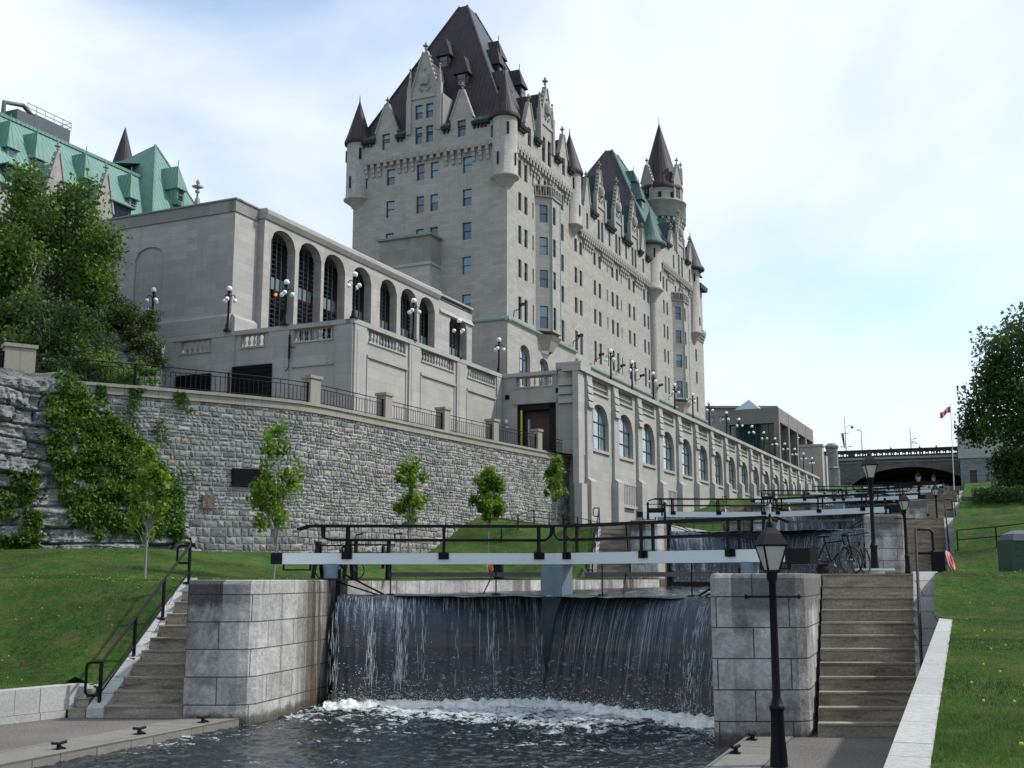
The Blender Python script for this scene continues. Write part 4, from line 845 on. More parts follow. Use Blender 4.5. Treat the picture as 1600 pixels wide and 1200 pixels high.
mb = MB(); FX.side(mb, [(-.5, AZ-.7), (.12, AZ-.7), (.35, AZ-.35), (.35, AZ-.05), (.2, AZ+.1), (-.5, AZ+.1)], 2.7, 31.2); FX.side(mb, [(-.5, AZ-.2), (.12, AZ-.2), (.12, AZ+.0), (-.5, AZ+.0)], 31.2, 38.7); FX.side(mb, [(0, AZ-2.0), (.22, AZ-1.9), (.0, AZ-1.5)], 31.4, 38.7); TX.part('cornice', mb, M['annex'])
mb = MB(); FXb.box(mb, -.1, 2.7, AZ-.9, AZ-.0, -.6, .1); FXl.box(mb, 0, 19.9, AZ-.9, AZ-.0, -.6, .1); FXl.box(mb, 0, 20.2, AZ+.0, AZ+.12, -.6, .2); FXb.box(mb, .1, 2.8, AZ+.003, AZ+.12, -.6, .2); TX.part('parapet', mb, M['grime'])
mb = MB(); FXl.side(mb, [(0, 19), (.35, 19), (.35, 22.0), (.15, 22.25), (0, 22.25)], 0, 20); FXb.side(mb, [(0, 19), (.35, 19), (.35, 21.95), (.15, 22.2), (0, 22.2)], -.0, 3.6); TX.part('plinth', mb, M['annex'])
for n_, (a, b, z) in enumerate(arches):
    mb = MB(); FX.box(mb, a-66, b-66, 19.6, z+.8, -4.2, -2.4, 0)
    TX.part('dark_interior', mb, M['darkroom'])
    mb = MB(); u0, u1 = a-66, b-66
    for zz in (21.2, 25.4): mb = MB(); FX.box(mb, u0, u1, zz, zz+.95, -1.05, -.95); TX.part('grey_spandrel', mb, M['louvre'])
    mb = MB()
    for j in range(1, 5): FX.box(mb, u0+(u1-u0)*j/5-.03, u0+(u1-u0)*j/5+.03, 19.6, z+.4, -.95, -.86)
    for j in range(24): FX.box(mb, u0, u1, 19.9+j*.4, 19.95+j*.4, -1.3, -1.2)
    TX.part('mullions', mb, M['frame'])
    if n_ in (0, 2, 4, 6): mb = MB(); mb.sphere(FX.p(u0+1.9 if n_ != 2 else u0+2.0, 25.0 if n_ != 2 else 22.3, -.8), .13, 8); TX.part('orange_lamp', mb, M['glow'])
# ================================================================== CASTLE HOTEL (T frame)
BA, BB = -54.0, 117.75
CH = Thing('castle_hotel', 'large grey limestone castle hotel with steep dark copper roofs and corner turrets', 'hotel', (BA, BB, 19), 'T')
_wc = {}
def win_me(w_, h_, var, skytint):
    key = (round(w_, 2), round(h_, 2), var, skytint)
    if key in _wc: return _wc[key]
    mb = MB(); x = w_/2; t = .07
    mb.poly([(-x, 0, h_*.52), (x, 0, h_*.52), (x, 0, h_), (-x, 0, h_)], 1 if var >= 1 else 0); mb.poly([(-x, .04, 0), (x, .04, 0), (x, .04, h_*.52), (-x, .04, h_*.52)], 1 if var == 2 else 0)
    for a, b, c, d in ((-x, -x+t, 0, h_), (x-t, x, 0, h_), (-x+t, x-t, 0, t), (-x+t, x-t, h_-t, h_), (-x+t, x-t, h_*.5, h_*.5+t)): mb.box(a, b, -.05, .0, c, d, 2)
    _wc[key] = mesh('window', mb, [M['glass_skytint'] if skytint else M['glass'], M['blind'], M['frame']]); return _wc[key]  # panes facing the open sky get its reflection as base colour
wr = random.Random(9)
def windows(fc, ops, parent, rz, skytint=False, inset=.28, out=0, name='window'):
    for o in ops:
        w_, h_ = o[1]-o[0], o[3]-o[2]; var = wr.choice((0, 0, 1, 1, 2) if skytint else (0, 0, 0, 0, 1)); ob = CH.inst(name, win_me(w_, h_, var, skytint), fc.p((o[0]+o[1])/2, o[2], out-inset), rz, parent)
def finial(mb, p, s=1., m=0):
    x, y, z = p; mb.lathe((x, y), [(.10*s, z), (.07*s, z+.5*s), (.20*s, z+.6*s), (.20*s, z+.72*s), (.06*s, z+.85*s), (.06*s, z+1.25*s), (.16*s, z+1.35*s), (.16*s, z+1.5*s), (.03*s, z+1.7*s)], 6, m)
    mb.box(x-.32*s, x+.32*s, y-.32*s, y+.32*s, z+1.0*s, z+1.14*s, m)
def gable(fc, uc, w_, z0, ze, zt, out=.0, depth=1.6, crock=True, fin=1., pinn=0, mb=None):
    """stone dormer: wall to ze, steep gable to zt"""
    mb = mb or MB(); x = w_/2
    fc.prof(mb, [(uc-x, ze), (uc+x, ze), (uc+x*.12, zt), (uc-x*.12, zt)], out-.35, out)
    for sg in (-1, 1):
        fc.prof(mb, [(uc+sg*x, ze-.1), (uc+sg*(x+.22), ze-.1), (uc+sg*(x*.12+.1), zt+.1), (uc+sg*x*.12, zt-.05)][::sg], out-.45, out+.12)
        if crock:
            n = int((zt-ze)/.62)
            for i in range(1, n): t = i/n; u = uc+sg*(x*(1-t*.88)+.26); mb.sphere(fc.p(u, ze+(zt-ze)*t, out-.15), .17, 6)
    if pinn:
        for sg in (-1, 1):
            u = uc+sg*(x+.1); fc.box(mb, u-.3, u+.3, z0, ze+1.4, out-.35, out+.22); p = fc.p(u, 0, out-.06); mb.lathe(p[:2], [(.42, ze+1.4), (.42, ze+1.55), (.26, ze+1.6), (.05, ze+pinn)], 4, 0, .5, True, False, R(45)); mb.sphere((p[0], p[1], ze+pinn), .17, 6); mb.sphere((p[0], p[1], ze+pinn*.72), .2, 6)
        fc.prof(mb, [(uc-x, ze-.25), (uc+x, ze-.25), (uc+x, ze-.02), (uc+x*.5, ze+.2), (uc, ze+.32), (uc-x*.5, ze+.2), (uc-x, ze-.02)], out, out+.14)
        mb.lathe(fc.p(uc, 0, out)[:2], [(.55, ze+1.5), (.7, ze+2.2), (.5, ze+2.9)], 10)   # carved cartouche bulge
        for du, dz in ((-.9, 1.1), (.9, 1.1), (0, 3.6), (-.5, .8), (.5, .8)): mb.sphere(fc.p(uc+du*.8, ze+dz, out+.04), .2, 6)
    finial(mb, fc.p(uc, zt-.1, out-.17), fin); return mb
def turret(c, r, zc, zb, ze, zt, roof, parent=None, cor=True, n=20, flare=1.25, shaft=None):
    mb = MB()
    prof_ = [(r*.28, zc), (r*.5, zc+.25*(zb-zc)), (r*.55, zc+.4*(zb-zc)), (r*.85, zc+.62*(zb-zc)), (r*.9, zc+.75*(zb-zc)), (r*1.16, zc+.85*(zb-zc)), (r*1.16, zb), (r, zb+.1), (r, ze)] if cor else [(r, zb), (r, ze)]
    mb.lathe(c, prof_, n)
    if shaft: mb.lathe(c, [(r*.5, shaft), (r*.5, zc+.1)], n)
    for i, an in enumerate((215, 262, 310, 350)): x, y = c[0]+r*.985*math.cos(R(an)), c[1]+r*.985*math.sin(R(an)); zz = zb+1.2 if i % 2 else ze-2.6; mb.box(x-.12, x+.12, y-.12, y+.12, zz, zz+1.5, 1)
    t = CH.part('turret', mb, [M['hotel'], M['darkroom']], parent)
    return t
def cone(c, r, ze, zt, roof, parent, n=20, fl=1.28):
    mb = MB().lathe(c, [(r*fl, ze-.45), (r*fl*1.02, ze-.2), (r*fl, ze), (r*1.05, ze+.55), (r*.9, ze+(zt-ze)*.22), (.10, zt-.3), (.03, zt+.7)], n, 0, .5, True); CH.part('cone_roof', mb, roof, parent)
def machic(fc, u0, u1, z, skips, out=.5, step=.93):
    mb = MB(); n = int((u1-u0)/step)
    for i in range(n):
        u = u0+(i+.5)*(u1-u0)/n; short = any(a-.15 < u < b+.15 for a, b in skips)
        for j, (dz, o) in enumerate(((.0, 1.0), (.55, .7), (1.1, .38))):
            if short and j: break
            fc.box(mb, u-.21, u+.21, z-dz-.53, z-dz, 0.0, out*o)
        fc.box(mb, u-.2, u+.2, z+.18, z+.55, out-.0, out+.07)
    fc.box(mb, u0, u1, z, z+.12, 0, out+.04); return mb
def eave(fc, spans, z, mats, parent):
    for a, b in spans:
        mb = MB(); fc.side(mb, [(.3, z-.55), (1.0, z-.35), (1.15, z), (.3, z)], a, b, 0)
        for i in range(int((b-a)/.5)): fc.box(mb, a+.12+i*.5, a+.32+i*.5, z-.75, z-.45, .3, .85, 0)
        fc.side(mb, [(1.1, z), (-.9, z+1.5), (-.9, z)], a, b, 1); CH.part('copper_eave', mb, mats, parent)
def pyramid(r, z0, ridge, z1, mats, parent, m4=(0, 0, 0, 0)):
    a0, a1, b0, b1 = r; ra0, ra1, rb0, rb1 = ridge; mb = MB(); B = [(a0, b0, z0), (a1, b0, z0), (a1, b1, z0), (a0, b1, z0)]; Tt = [(ra0, rb0, z1), (ra1, rb0, z1), (ra1, rb1, z1), (ra0, rb1, z1)]
    k = .12; Bm = [tuple(B[i][c]*(1-k)+Tt[i][c]*k for c in range(3)) for i in range(4)]; Bm = [(x, y, z-.45) for x, y, z in Bm]
    for i in range(4):
        j = (i+1) % 4; mb.poly([B[i], B[j], Bm[j], Bm[i]], m4[i]); mb.poly([Bm[i], Bm[j], Tt[j], Tt[i]], m4[i])
        mb.tube([B[i], Bm[i], Tt[i]], .16, 6, m4[i])
    mb.poly(Tt, 0); mb.lathe(((ra0+ra1)/2, (rb0+rb1)/2), [(max(.6, (ra1-ra0)*.6), z1-.3), (.25, z1+.35)], 4, 0, .5, True, False, R(45)); return CH.part('steep_roof', mb, mats, parent)
def hit(px, py, fr, f, lo, hi, axis):
    """point where the pixel ray meets a sloping roof z=f(coordinate)"""
    for _ in range(60):
        mid = (lo+hi)/2; p = at(px, py, fr, **{axis: mid})
        if p[2] > f(mid): lo = mid
        else: hi = mid
    return at(px, py, fr, **{axis: (lo+hi)/2})
def roof_dormer(fc, uc, out, z, w_=1.6, h_=1.7, rh=2.5, dep=3.0, roof=None, parent=None, T=None, wm=None):
    T = T or CH; mb = MB(); x = w_/2; fc.box(mb, uc-x, uc+x, z-.4, z+h_, out-dep, out, 0)
    fc.prof(mb, [(uc-x+.25, z+.15), (uc+x-.25, z+.15), (uc+x-.25, z+h_-.15), (uc-x+.25, z+h_-.15)], out, out+.03, 1); fc.box(mb, uc-x+.25, uc+x-.25, z+h_*.5-.04, z+h_*.5+.04, out+.03, out+.06, 0)
    e = .32; A = [fc.p(uc-x-e, z+h_-.12, out+e), fc.p(uc+x+e, z+h_-.12, out+e), fc.p(uc+x+e, z+h_-.12, out-dep), fc.p(uc-x-e, z+h_-.12, out-dep)]; t0, t1 = fc.p(uc, z+h_+rh, out-.55), fc.p(uc, z+h_+rh, out-dep)
    mb.add(A+[t0, t1], [[0, 1, 4], [1, 2, 5, 4], [3, 0, 4, 5], [0, 3, 2, 1]], 0); mb.tube([t0, (t0[0], t0[1], t0[2]+.7)], .05, 5)
    return T.part('roof_dormer', mb, [roof or M['plum'], M['glass']], parent)
GE = Face((-75.4, BB), (1, 0), (0, -1)); GLg = Face((BA, BB), (0, 1), (1, 0)); OUT = .5
# ---- north tower
rows = [(34.05, 36.3), (38.8, 40.95), (43.05, 45.2), (47.25, 49.4), (51.45, 53.55)]
t1 = MB(); cols = [(4.8, 6.0), (9.1, 10.2), (11.05, 12.15), (15.5, 16.7)]
eops = [(a, b, z0, z1) for a, b in cols for z0, z1 in rows]; eops = [(a, b, z0, z1) for a, b, z0, z1 in eops if not (z0 < 43 and a < 14)]
GE.wall(t1, 0, 21.4, 33.0, 54.5, eops, .3); GE.wall(t1, -.2, 21.4, 54.5, 57.4, [(4.35, 5.55, 56.0, 57.39), (15.0, 16.1, 56.0, 57.39), (9.1, 10.1, 56.0, 57.39), (10.6, 11.6, 56.0, 57.39)], .3, out=OUT)
GE.wall(t1, 0, 21.52, 19, 33.0, [(16.9, 19.2, 19.5, 25.4, .9)], .8, out=.12); t1.poly([GE.p(-.2, 54.5, 0), GE.p(21.4, 54.5, 0), GE.p(21.4, 54.5, OUT), GE.p(-.2, 54.5, OUT)])
lc = [(3.3, 4.25), (5.1, 6.1), (15.1, 16.05), (17.15, 18.1)]
rows1 = [(33.5, 36.35), (38.7, 40.95), (42.9, 45.2), (47.1, 49.4), (51.3, 53.5)]
lops = [(a, b, z0, z1) for a, b in lc for z0, z1 in rows1]+[(9.3, 10.2, 51.3, 53.5), (11.3, 12.2, 51.3, 53.5)]
slit = [(7.6, 8.0, z0+.2, z1-.1) for z0, z1 in rows1]
GLg.wall(t1, 0, 21.8, 33.0, 54.5, lops+slit, .35); up1 = [(5.1, 6.1, 55.9, 57.39), (16.5, 17.5, 55.9, 57.39), (9.6, 10.7, 55.4, 57.39), (11.5, 12.6, 55.4, 57.39)]
GLg.wall(t1, 0, 21.8, 54.5, 57.4, up1, .3, out=OUT); GLg.wall(t1, -.12, 21.8, 19, 33.0, [(3.3, 6.5, 25.6, 30.6, 1.2), (9.2, 12.4, 25.0, 30.0, 1.2), (16, 19.2, 24.5, 29.6, 1.2)], .6, out=.12)
t1.poly([GLg.p(0, 54.5, 0), GLg.p(21.8, 54.5, 0), GLg.p(21.8, 54.5, OUT), GLg.p(0, 54.5, OUT)])
t1.poly([(-75.4, BB, 19), (-75.4, BB+21.8, 19), (-75.4, BB+21.8, 57.4), (-75.4, BB, 57.4)]); t1.poly([(-54, BB+21.8, 50), (-75, BB+21.8, 50), (-75, BB+21.8, 57.4), (-54, BB+21.8, 57.4)])
W1 = CH.part('north_tower', t1, M['hotel'])
windows(GE, eops, W1, 0, True); windows(GE, [(4.35, 5.55, 56.0, 58.1), (15.0, 16.1, 56.0, 58.1), (9.1, 10.1, 56.0, 58.2), (10.6, 11.6, 56.0, 58.2), (9.05, 10.1, 59.2, 61.1), (10.55, 11.6, 59.2, 61.1)], W1, 0, True, .28, OUT)
windows(GLg, lops, W1, R(90)); windows(GLg, slit, W1, R(90), name='slit_window'); windows(GLg, [(a, b, c, d+.9) for a, b, c, d in up1], W1, R(90), False, .28, OUT)
aw = MB(); aw.poly([(-1.6, 0, 0)]+[(1.6, 0, 0)]+[(1.6*math.cos(R(t)), 0, 3.8+1.2*math.sin(R(t))) for t in range(0, 181, 18)], 0)
for x in (-1.55, -.5, .5, 1.55): aw.box(x-.05, x+.05, -.08, 0, 0, 4.9-.5*abs(x), 1)
for z in (.05, 1.8, 3.4): aw.box(-1.6, 1.6, -.09, -.01, z-.05, z+.05, 1)
aw_me = mesh('arched_window', aw, [M['curtain'], M['frame']])
for u, z in ((4.9, 25.6), (10.8, 25.0), (17.6, 24.6)): CH.inst('arched_window', aw_me, GLg.p(u, z, -.4), R(90), W1)
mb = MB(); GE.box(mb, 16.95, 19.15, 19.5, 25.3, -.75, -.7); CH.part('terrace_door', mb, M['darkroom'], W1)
# stone dormers of the north tower (with upper window lights cut in their walls)
def dormer_wall(fc, u0, u1, z0, z1, ops, parent, out=OUT, name='stone_dormer', gab=None, roof=None):
    mb = MB(); fc.wall(mb, u0, u1, z0, z1, ops, .3, out=out+.01)
    for u, s in ((u0, -1), (u1, 1)): mb.poly([fc.p(u, z0, out+.01), fc.p(u, z0, out-3.5), fc.p(u, z1, out-3.5), fc.p(u, z1, out+.01)])
    if gab: gable(fc, gab['uc'], gab['w'], z0, z1, gab['zt'], out+.02, mb=mb, crock=gab.get('c', 1), fin=gab.get('f', .9), pinn=gab.get('p', 0))
    o = CH.part(name, mb, M['trim'] if gab and gab.get('p') else M['hotel'], parent)
    if gab:
        r = MB(); uc, w_, zt = gab['uc'], gab['w'], gab['zt']; x = w_/2; r.add([fc.p(uc-x, z1, out-.3), fc.p(uc+x, z1, out-.3), fc.p(uc, zt-.6, out-.3), fc.p(uc-x, z1, out-7), fc.p(uc+x, z1, out-7), fc.p(uc, zt-.6, out-7)], [[0, 3, 5, 2], [1, 2, 5, 4], [0, 2, 1]]); CH.part('dormer_roof', r, roof or M['plum'], parent)
    return o
dormer_wall(GE, 7.75, 12.95, 57.38, 62.1, [(9.1, 10.1, 57.38, 58.2), (10.6, 11.6, 57.38, 58.2), (9.05, 10.1, 59.2, 61.1), (10.55, 11.6, 59.2, 61.1)], W1, gab=dict(uc=10.35, w=4.0, zt=68., p=3.9, f=.9))
for uc, w0 in ((4.95, 3.1), (15.55, 3.1)): dormer_wall(GE, uc-1.5, uc+1.5, 57.38, 58.4, [(uc-.6, uc+.55, 57.38, 58.12)], W1, gab=dict(uc=uc, w=2.9, zt=62., c=0, f=.7))
dormer_wall(GLg, 8.6, 13.6, 57.38, 60.6, [(9.6, 10.7, 57.38, 58.8), (11.5, 12.6, 57.38, 58.8)], W1, gab=dict(uc=11.1, w=4.0, zt=65.8, p=3.7, f=1.))
for uc in (5.6, 17.0): dormer_wall(GLg, uc-1.4, uc+1.4, 57.38, 58.6, [(uc-.5, uc+.5, 57.38, 58.3)], W1, gab=dict(uc=uc, w=2.7, zt=61.6, c=0, f=.8))
em = [M['eave'], M['greendark']]
eave(GE, [(1.6, 3.4), (6.5, 7.7), (13.0, 14.0), (17.1, 19.4)], 57.45, em, W1); eave(GLg, [(1.8, 4.2), (7.0, 8.5), (13.7, 15.6), (18.4, 20.0)], 57.45, em, W1)
CH.part('machicolation', machic(GE, 1.5, 19.4, 54.4, [(4.8, 6.0), (9.1, 12.2), (15.5, 16.7)]), M['trim'], W1); CH.part('machicolation', machic(GLg, 1.8, 20.0, 54.4, [(3.3, 6.1), (9.2, 12.2), (15.1, 18.1)]), M['trim'], W1)
for c in ((-54.45, BB+.35), (-75.0, BB+.35), (-54.4, BB+21.6)):
    t = turret(c, 1.52, 48.9, 50.3, 57.8, 0, None, W1); 
    cone(c, 1.52, 58.0, 63.7, M['plum'], W1, fl=1.2)
pyramid((-75.6, -53.9, BB-.2, BB+21.9), 57.4, (-65.5, -64.3, BB+9.6, BB+12.0), 79.0, [M['plum'], M['slateblue']], W1, (0, 1, 0, 0))
rf = lambda b: 57.4+(b-BB+.2)/9.8*21.6-.8
for px, py, w_ in ((695.3, 108, 1.55), (723.5, 136, 1.55)):
    p = hit(px, py, 'T', rf, BB, BB+9.6, 'y'); roof_dormer(Face((0, BB), (1, 0), (0, -1)), p[0], -(p[1]-BB)+.4, p[2], w_, 1.75, 2.6, 2.4, parent=W1)
rg = lambda a: 57.4+(-53.9-a)/10.4*21.6-.8
for b_, z_ in ((BB+10.6, 69.2), (BB+7.6, 66.6), (BB+14.6, 66.6), (BB+17.4, 61.8), (BB+4.2, 61.6)):
    a_ = -53.9-(z_+.8-57.4)/21.6*10.4; roof_dormer(Face((0, 0), (0, 1), (1, 0)), b_, a_+.4, z_, 1.55, 1.75, 2.6, 2.4, parent=W1)
# green copper cornice
mb = MB()
GE.side(mb, [(0, 32.5), (.45, 32.75), (.5, 32.95), (0, 33.2)], 0, 21.9); GLg.side(mb, [(0, 32.5), (.45, 32.75), (.5, 32.95), (0, 33.2)], -.5, 21.8); GLg.side(mb, [(0, 31.3), (.45, 31.6), (.5, 31.85), (0, 32.1)], 21.8, 89); CH.part('copper_cornice', mb, M['copperlite'])
# chimney-like projecting block on the north face
mb = MB(); GE.box(mb, 5.7, 12.5, 19, 39.8, 0, 2.5); GE.box(mb, 5.55, 12.65, 39.8, 40.15, 0, 2.65); CH.part('projecting_block', mb, M['annex'], W1)
mb = MB(); GE.box(mb, 5.6, 12.6, 40.15, 43.35, 0, 2.6); GE.box(mb, 5.3, 12.9, 43.35, 43.6, 0, 2.9); CH.part('block_parapet', mb, M['grime'], W1)
# bay windows
def bay(uc, parent, z0=33.2, z1=50.4, dz=0.):
    w_ = 5.9; d = 1.6; u0, u1 = uc-w_/2, uc+w_/2; pts = [(u0, 0), (u0+1.55, d), (u1-1.55, d), (u1, 0)]; mb = MB(); fcs = []
    for i in range(3):
        (ua, oa), (ub, ob) = pts[i], pts[i+1]; p, q = GLg.p(ua, 0, oa), GLg.p(ub, 0, ob); L_ = math.dist(p[:2], q[:2]); u = ((q[0]-p[0])/L_, (q[1]-p[1])/L_); n = (u[1], -u[0]); fc = Face(p[:2], u, n)
        W_ = [(L_/2-.55, L_/2+.55)] if i != 1 else [(L_/2-1.05, L_/2-.15), (L_/2+.2, L_/2+1.1)][:1]
        o_ = [(a, b, r0, r1) for a, b in W_ for r0, r1 in rows1[:4]]; fc.wall(mb, 0, L_, z0, z1, o_, .25); fcs.append((fc, o_, math.atan2(u[1], u[0])))
    for (oo, zz, k) in ((0, z1, 1), (1, z0, 0)):
        mb.poly([GLg.p(u, zz, o) for u, o in pts])
    plan = lambda s, z: [GLg.p(uc+(u-uc)*s, z, o*s) for u, o in pts]
    A, B, C = plan(1.08, z0-.5), plan(.82, z0-1.1), plan(.50, z0-2.3)
    for P, Q in ((A, B), (B, C)): mb.add(P+Q, [[i, i+1, 5+i, 4+i] for i in range(3)], 0)
    o = CH.part('bay_window', mb, M['hotel'], parent)
    mb = MB(); E = [GLg.p(uc+(u-uc)*1.12, 0, o*1.12)[:2] for u, o in pts]; mb.prism(E, z1, z1+.25); mb.prism(E, z1+1.35, z1+1.55)
    for i in range(3):
        for j in range(7): x = E[i][0]+(E[i+1][0]-E[i][0])*(j+.5)/7; y = E[i][1]+(E[i+1][1]-E[i][1])*(j+.5)/7; mb.bar((x, y, z1+.25), (x+(.0 if j % 2 else .25)*(i == 1)*0, y+(.3 if j % 2 else -.3)*.6, z1+1.35), .14)
    CH.part('bay_balcony', mb, M['trim'], parent)
    for fc, o_, rz in fcs: windows(fc, o_, parent, rz, rz < R(80), .2)
    mb = MB(); 
    for i in range(2): p = plan(1.0, 0)[1+i]; mb.tube([(p[0], p[1], z0), (p[0], p[1], z1)], .1, 5)
    CH.part('copper_strip', mb, M['copperlite'], parent)
bay(11.5, W1)
# ---- long main block
t2 = MB(); u0, u1 = 21.8, 56.3; R2 = [(32.9, 35.9), (38.35, 40.5), (42.5, 44.7), (46.9, 48.75)]
pc = [(22.0, 23.0), (23.9, 24.9), (29.45, 30.4), (31.5, 32.5), (37.0, 38.0), (39.1, 40.1), (44.8, 45.8), (47.0, 48.0), (52.3, 53.3), (54.3, 55.2)]
mo = [(a, b, z0, z1) for a, b in pc for z0, z1 in R2]; sl2 = [(35.0, 35.4, z0+.3, z1-.1) for z0, z1 in R2]+[(41.3, 41.7, z0+.1, z1-.3) for z0, z1 in R2]
GLg.wall(t2, u0, u1, 32.0, 50.0, mo+sl2, .35); uo = [(c+s_-.45, c+s_+.5, 50.7, 53.7) for c in (31.2, 38.8, 46.4) for s_ in (-.75, .7)]+[(25.4, 26.2, 51.0, 53.3), (34.6, 35.4, 51.0, 53.3), (42.2, 43.0, 51.0, 53.3), (50.6, 51.5, 51.0, 53.3)]
GLg.wall(t2, u0, u1, 50.0, 53.9, uo, .3, out=OUT); GLg.wall(t2, u0, u1, 19, 32.0, [(24+i*6.6, 27.2+i*6.6, 24, 29, 1.2) for i in range(5)], .5, out=.12); t2.poly([GLg.p(u0, 50, 0), GLg.p(u1, 50, 0), GLg.p(u1, 50, OUT), GLg.p(u0, 50, OUT)])
W2 = CH.part('long_wing', t2, M['hotel']); windows(GLg, mo, W2, R(90)); windows(GLg, sl2, W2, R(90), name='slit_window'); windows(GLg, uo, W2, R(90), False, .28, OUT)
for i in range(5): CH.inst('arched_window', aw_me, GLg.p(25.6+i*6.6, 24, -.4), R(90), W2)
for uc in (31.2, 38.8, 46.4): dormer_wall(GLg, uc-1.9, uc+1.9, 53.88, 55.8, [], W2, gab=dict(uc=uc, w=3.4, zt=61.4, f=.9, p=.01), roof=M['greendark'])
dormer_wall(GLg, 50.0, 52.2, 53.88, 54.9, [], W2, gab=dict(uc=51.1, w=2.0, zt=58.2, f=.7, c=0)); dormer_wall(GLg, 24.6, 27.0, 53.88, 54.9, [], W2, gab=dict(uc=25.8, w=2.2, zt=58.4, f=.7, c=0))
eave(GLg, [(27.1, 29.2), (33.2, 36.8), (40.8, 44.4), (48.4, 49.9), (52.3, 54.2)], 54.0, em, W2); CH.part('machicolation', machic(GLg, u0+1.6, u1-1.2, 49.9, [(pc[2*i][0], pc[2*i+1][1]) for i in range(5)], OUT, .8), M['trim'], W2)
mb = MB(); mb.poly([(-53.6, BB+21.8, 54), (-53.6, BB+60, 54), (-64, BB+60, 66), (-64, BB+21.8, 66)]); mb.poly([(-74.6, BB+21.8, 54), (-74.6, BB+60, 54), (-64, BB+60, 66), (-64, BB+21.8, 66)]); CH.part('steep_roof', mb, M['slateblue'], W2)
t = turret((-54.0, BB+56.6), 1.75, 47.0, 49.6, 57.2, 0, None, W2, shaft=19); cone((-54.0, BB+56.6), 1.9, 57.3, 63.2, M['greenmid'], W2, fl=1.4)
# ---- south tower
t3 = MB(); u0, u1 = 56.3, 88.9; c3 = [(63.2, 64.1), (65.1, 66.0), (77.9, 78.7)]; so_ = [(a, b, z0, z1) for a, b in c3 for z0, z1 in rows1]+[(70.4, 71.3, 51.3, 53.6), (72.6, 73.5, 51.3, 53.6), (76, 76.9, 51.3, 53.6)]+[(83.0, 84.1, z0-.6, z1-.6) for z0, z1 in rows1[:4]]
GLg.wall(t3, u0, u1, 32.0, 55.3, so_, .35); u3 = [(68.0, 68.9, 56.0, 58.5), (71.2, 72.2, 55.6, 59.4), (73.2, 74.2, 55.6, 59.4), (78.2, 79.1, 56.0, 58.5)]
GLg.wall(t3, u0, 84.5, 55.3, 59.4, u3, .3, out=OUT); GLg.wall(t3, 84.5, u1, 55.3, 56.6, [], .3); GLg.wall(t3, u0, u1, 19, 32.0, [], .3, out=.12); t3.poly([GLg.p(u0, 55.3, 0), GLg.p(84.5, 55.3, 0), GLg.p(84.5, 55.3, OUT), GLg.p(u0, 55.3, OUT)])
GE3 = Face((-75, BB+56.3), (1, 0), (0, -1)); GE3.wall(t3, 0, 21.4, 50, 59.4, [], .3)
W3 = CH.part('south_tower', t3, M['hotel']); windows(GLg, so_, W3, R(90)); windows(GLg, u3, W3, R(90), False, .28, OUT); bay(71.5, W3)
dormer_wall(GLg, 69.9, 75.4, 59.38, 61.5, [], W3, gab=dict(uc=72.7, w=4.2, zt=66.5, p=3.7, f=1.), roof=M['greendark'])
for uc, zt in ((67.6, 62.6), (79.5, 63.6)): dormer_wall(GLg, uc-1.4, uc+1.4, 59.38, 60.2, [], W3, gab=dict(uc=uc, w=2.6, zt=zt, c=0, f=.9))
eave(GLg, [(58.6, 66.1), (75.6, 78.0), (81.0, 83.4)], 59.5, em, W3); CH.part('machicolation', machic(GLg, 62.0, 83.0, 55.2, [(63.2, 66), (70.4, 73.5), (76, 78.7)], OUT, .8), M['trim'], W3); CH.part('machicolation', machic(GLg, 84.6, 88.8, 48.2, [], .6, .8), M['trim'], W3)
t = turret((-54.2, BB+82.2), 1.5, 45.2, 47.4, 59.4, 0, None, W3); cone((-54.2, BB+82.2), 1.9, 59.5, 66.0, M['plum'], W3, fl=1.3)
mb = MB(); GLg.side(mb, [(-2.5, 56.6), (.95, 56.5), (1.05, 57.3), (-2.5, 59.0)], 84.6, 89.4, 0); finial(mb, GLg.p(87.3, 58.3, -.3), 1.6, 0); CH.part('copper_eave', mb, [M['plum']], W3)
mb = MB(); GLg.prof(mb, [(86.2, 56.6), (88.0, 56.6), (87.1, 60.2)], -.6, -.2); finial(mb, GLg.p(87.1, 60., -.4), 1.1); CH.part('stone_dormer', mb, M['trim'], W3)
pyramid((-76.0, -53.9, BB+56.0, BB+89), 59.4, (-66.6, -65.4, BB+71.2, BB+74.0), 80.6, [M['plum'], M['greendark'], M['greenmid']], W3, (0, 2, 0, 0))
for b_, z_ in ((BB+67.2, 68.0), (BB+64.5, 66.2), (BB+71, 72.0), (BB+76, 64.0)):
    a_ = -53.9-(z_+.8-59.4)/21.2*11.5; roof_dormer(Face((0, 0), (0, 1), (1, 0)), b_, a_+.4, z_, 1.6, 1.6, 2.4, 2.4, M['greenmid'], W3)
# ---- round spire tower
SCc = (-60.0, 201.0); mb = MB().lathe(SCc, [(3.8, 50), (3.8, 69.4)], 28); mb.lathe(SCc, [(4.6, 69.4), (4.7, 69.5), (4.7, 72.5), (4.85, 72.55), (4.85, 72.8), (4.3, 72.8)], 28); mb.lathe(SCc, [(3.9, 72.3), (3.9, 75.7)], 28)
for i in range(26):
    an = 2*math.pi*i/26; c_, s_ = math.cos(an), math.sin(an); 
    for j, (z, r) in enumerate(((68.7, 4.62), (68.0, 4.35), (67.3, 4.1))): mb.bar((SCc[0]+c_*3.7, SCc[1]+s_*3.7, z+.3), (SCc[0]+c_*r, SCc[1]+s_*r, z+.3), .5, .66)
for an in (250, 285, 320, 355): x, y = SCc[0]+3.88*math.cos(R(an)), SCc[1]+3.88*math.sin(R(an)); mb.box(x-.25, x+.25, y-.25, y+.25, 73.3, 74.3, 1)
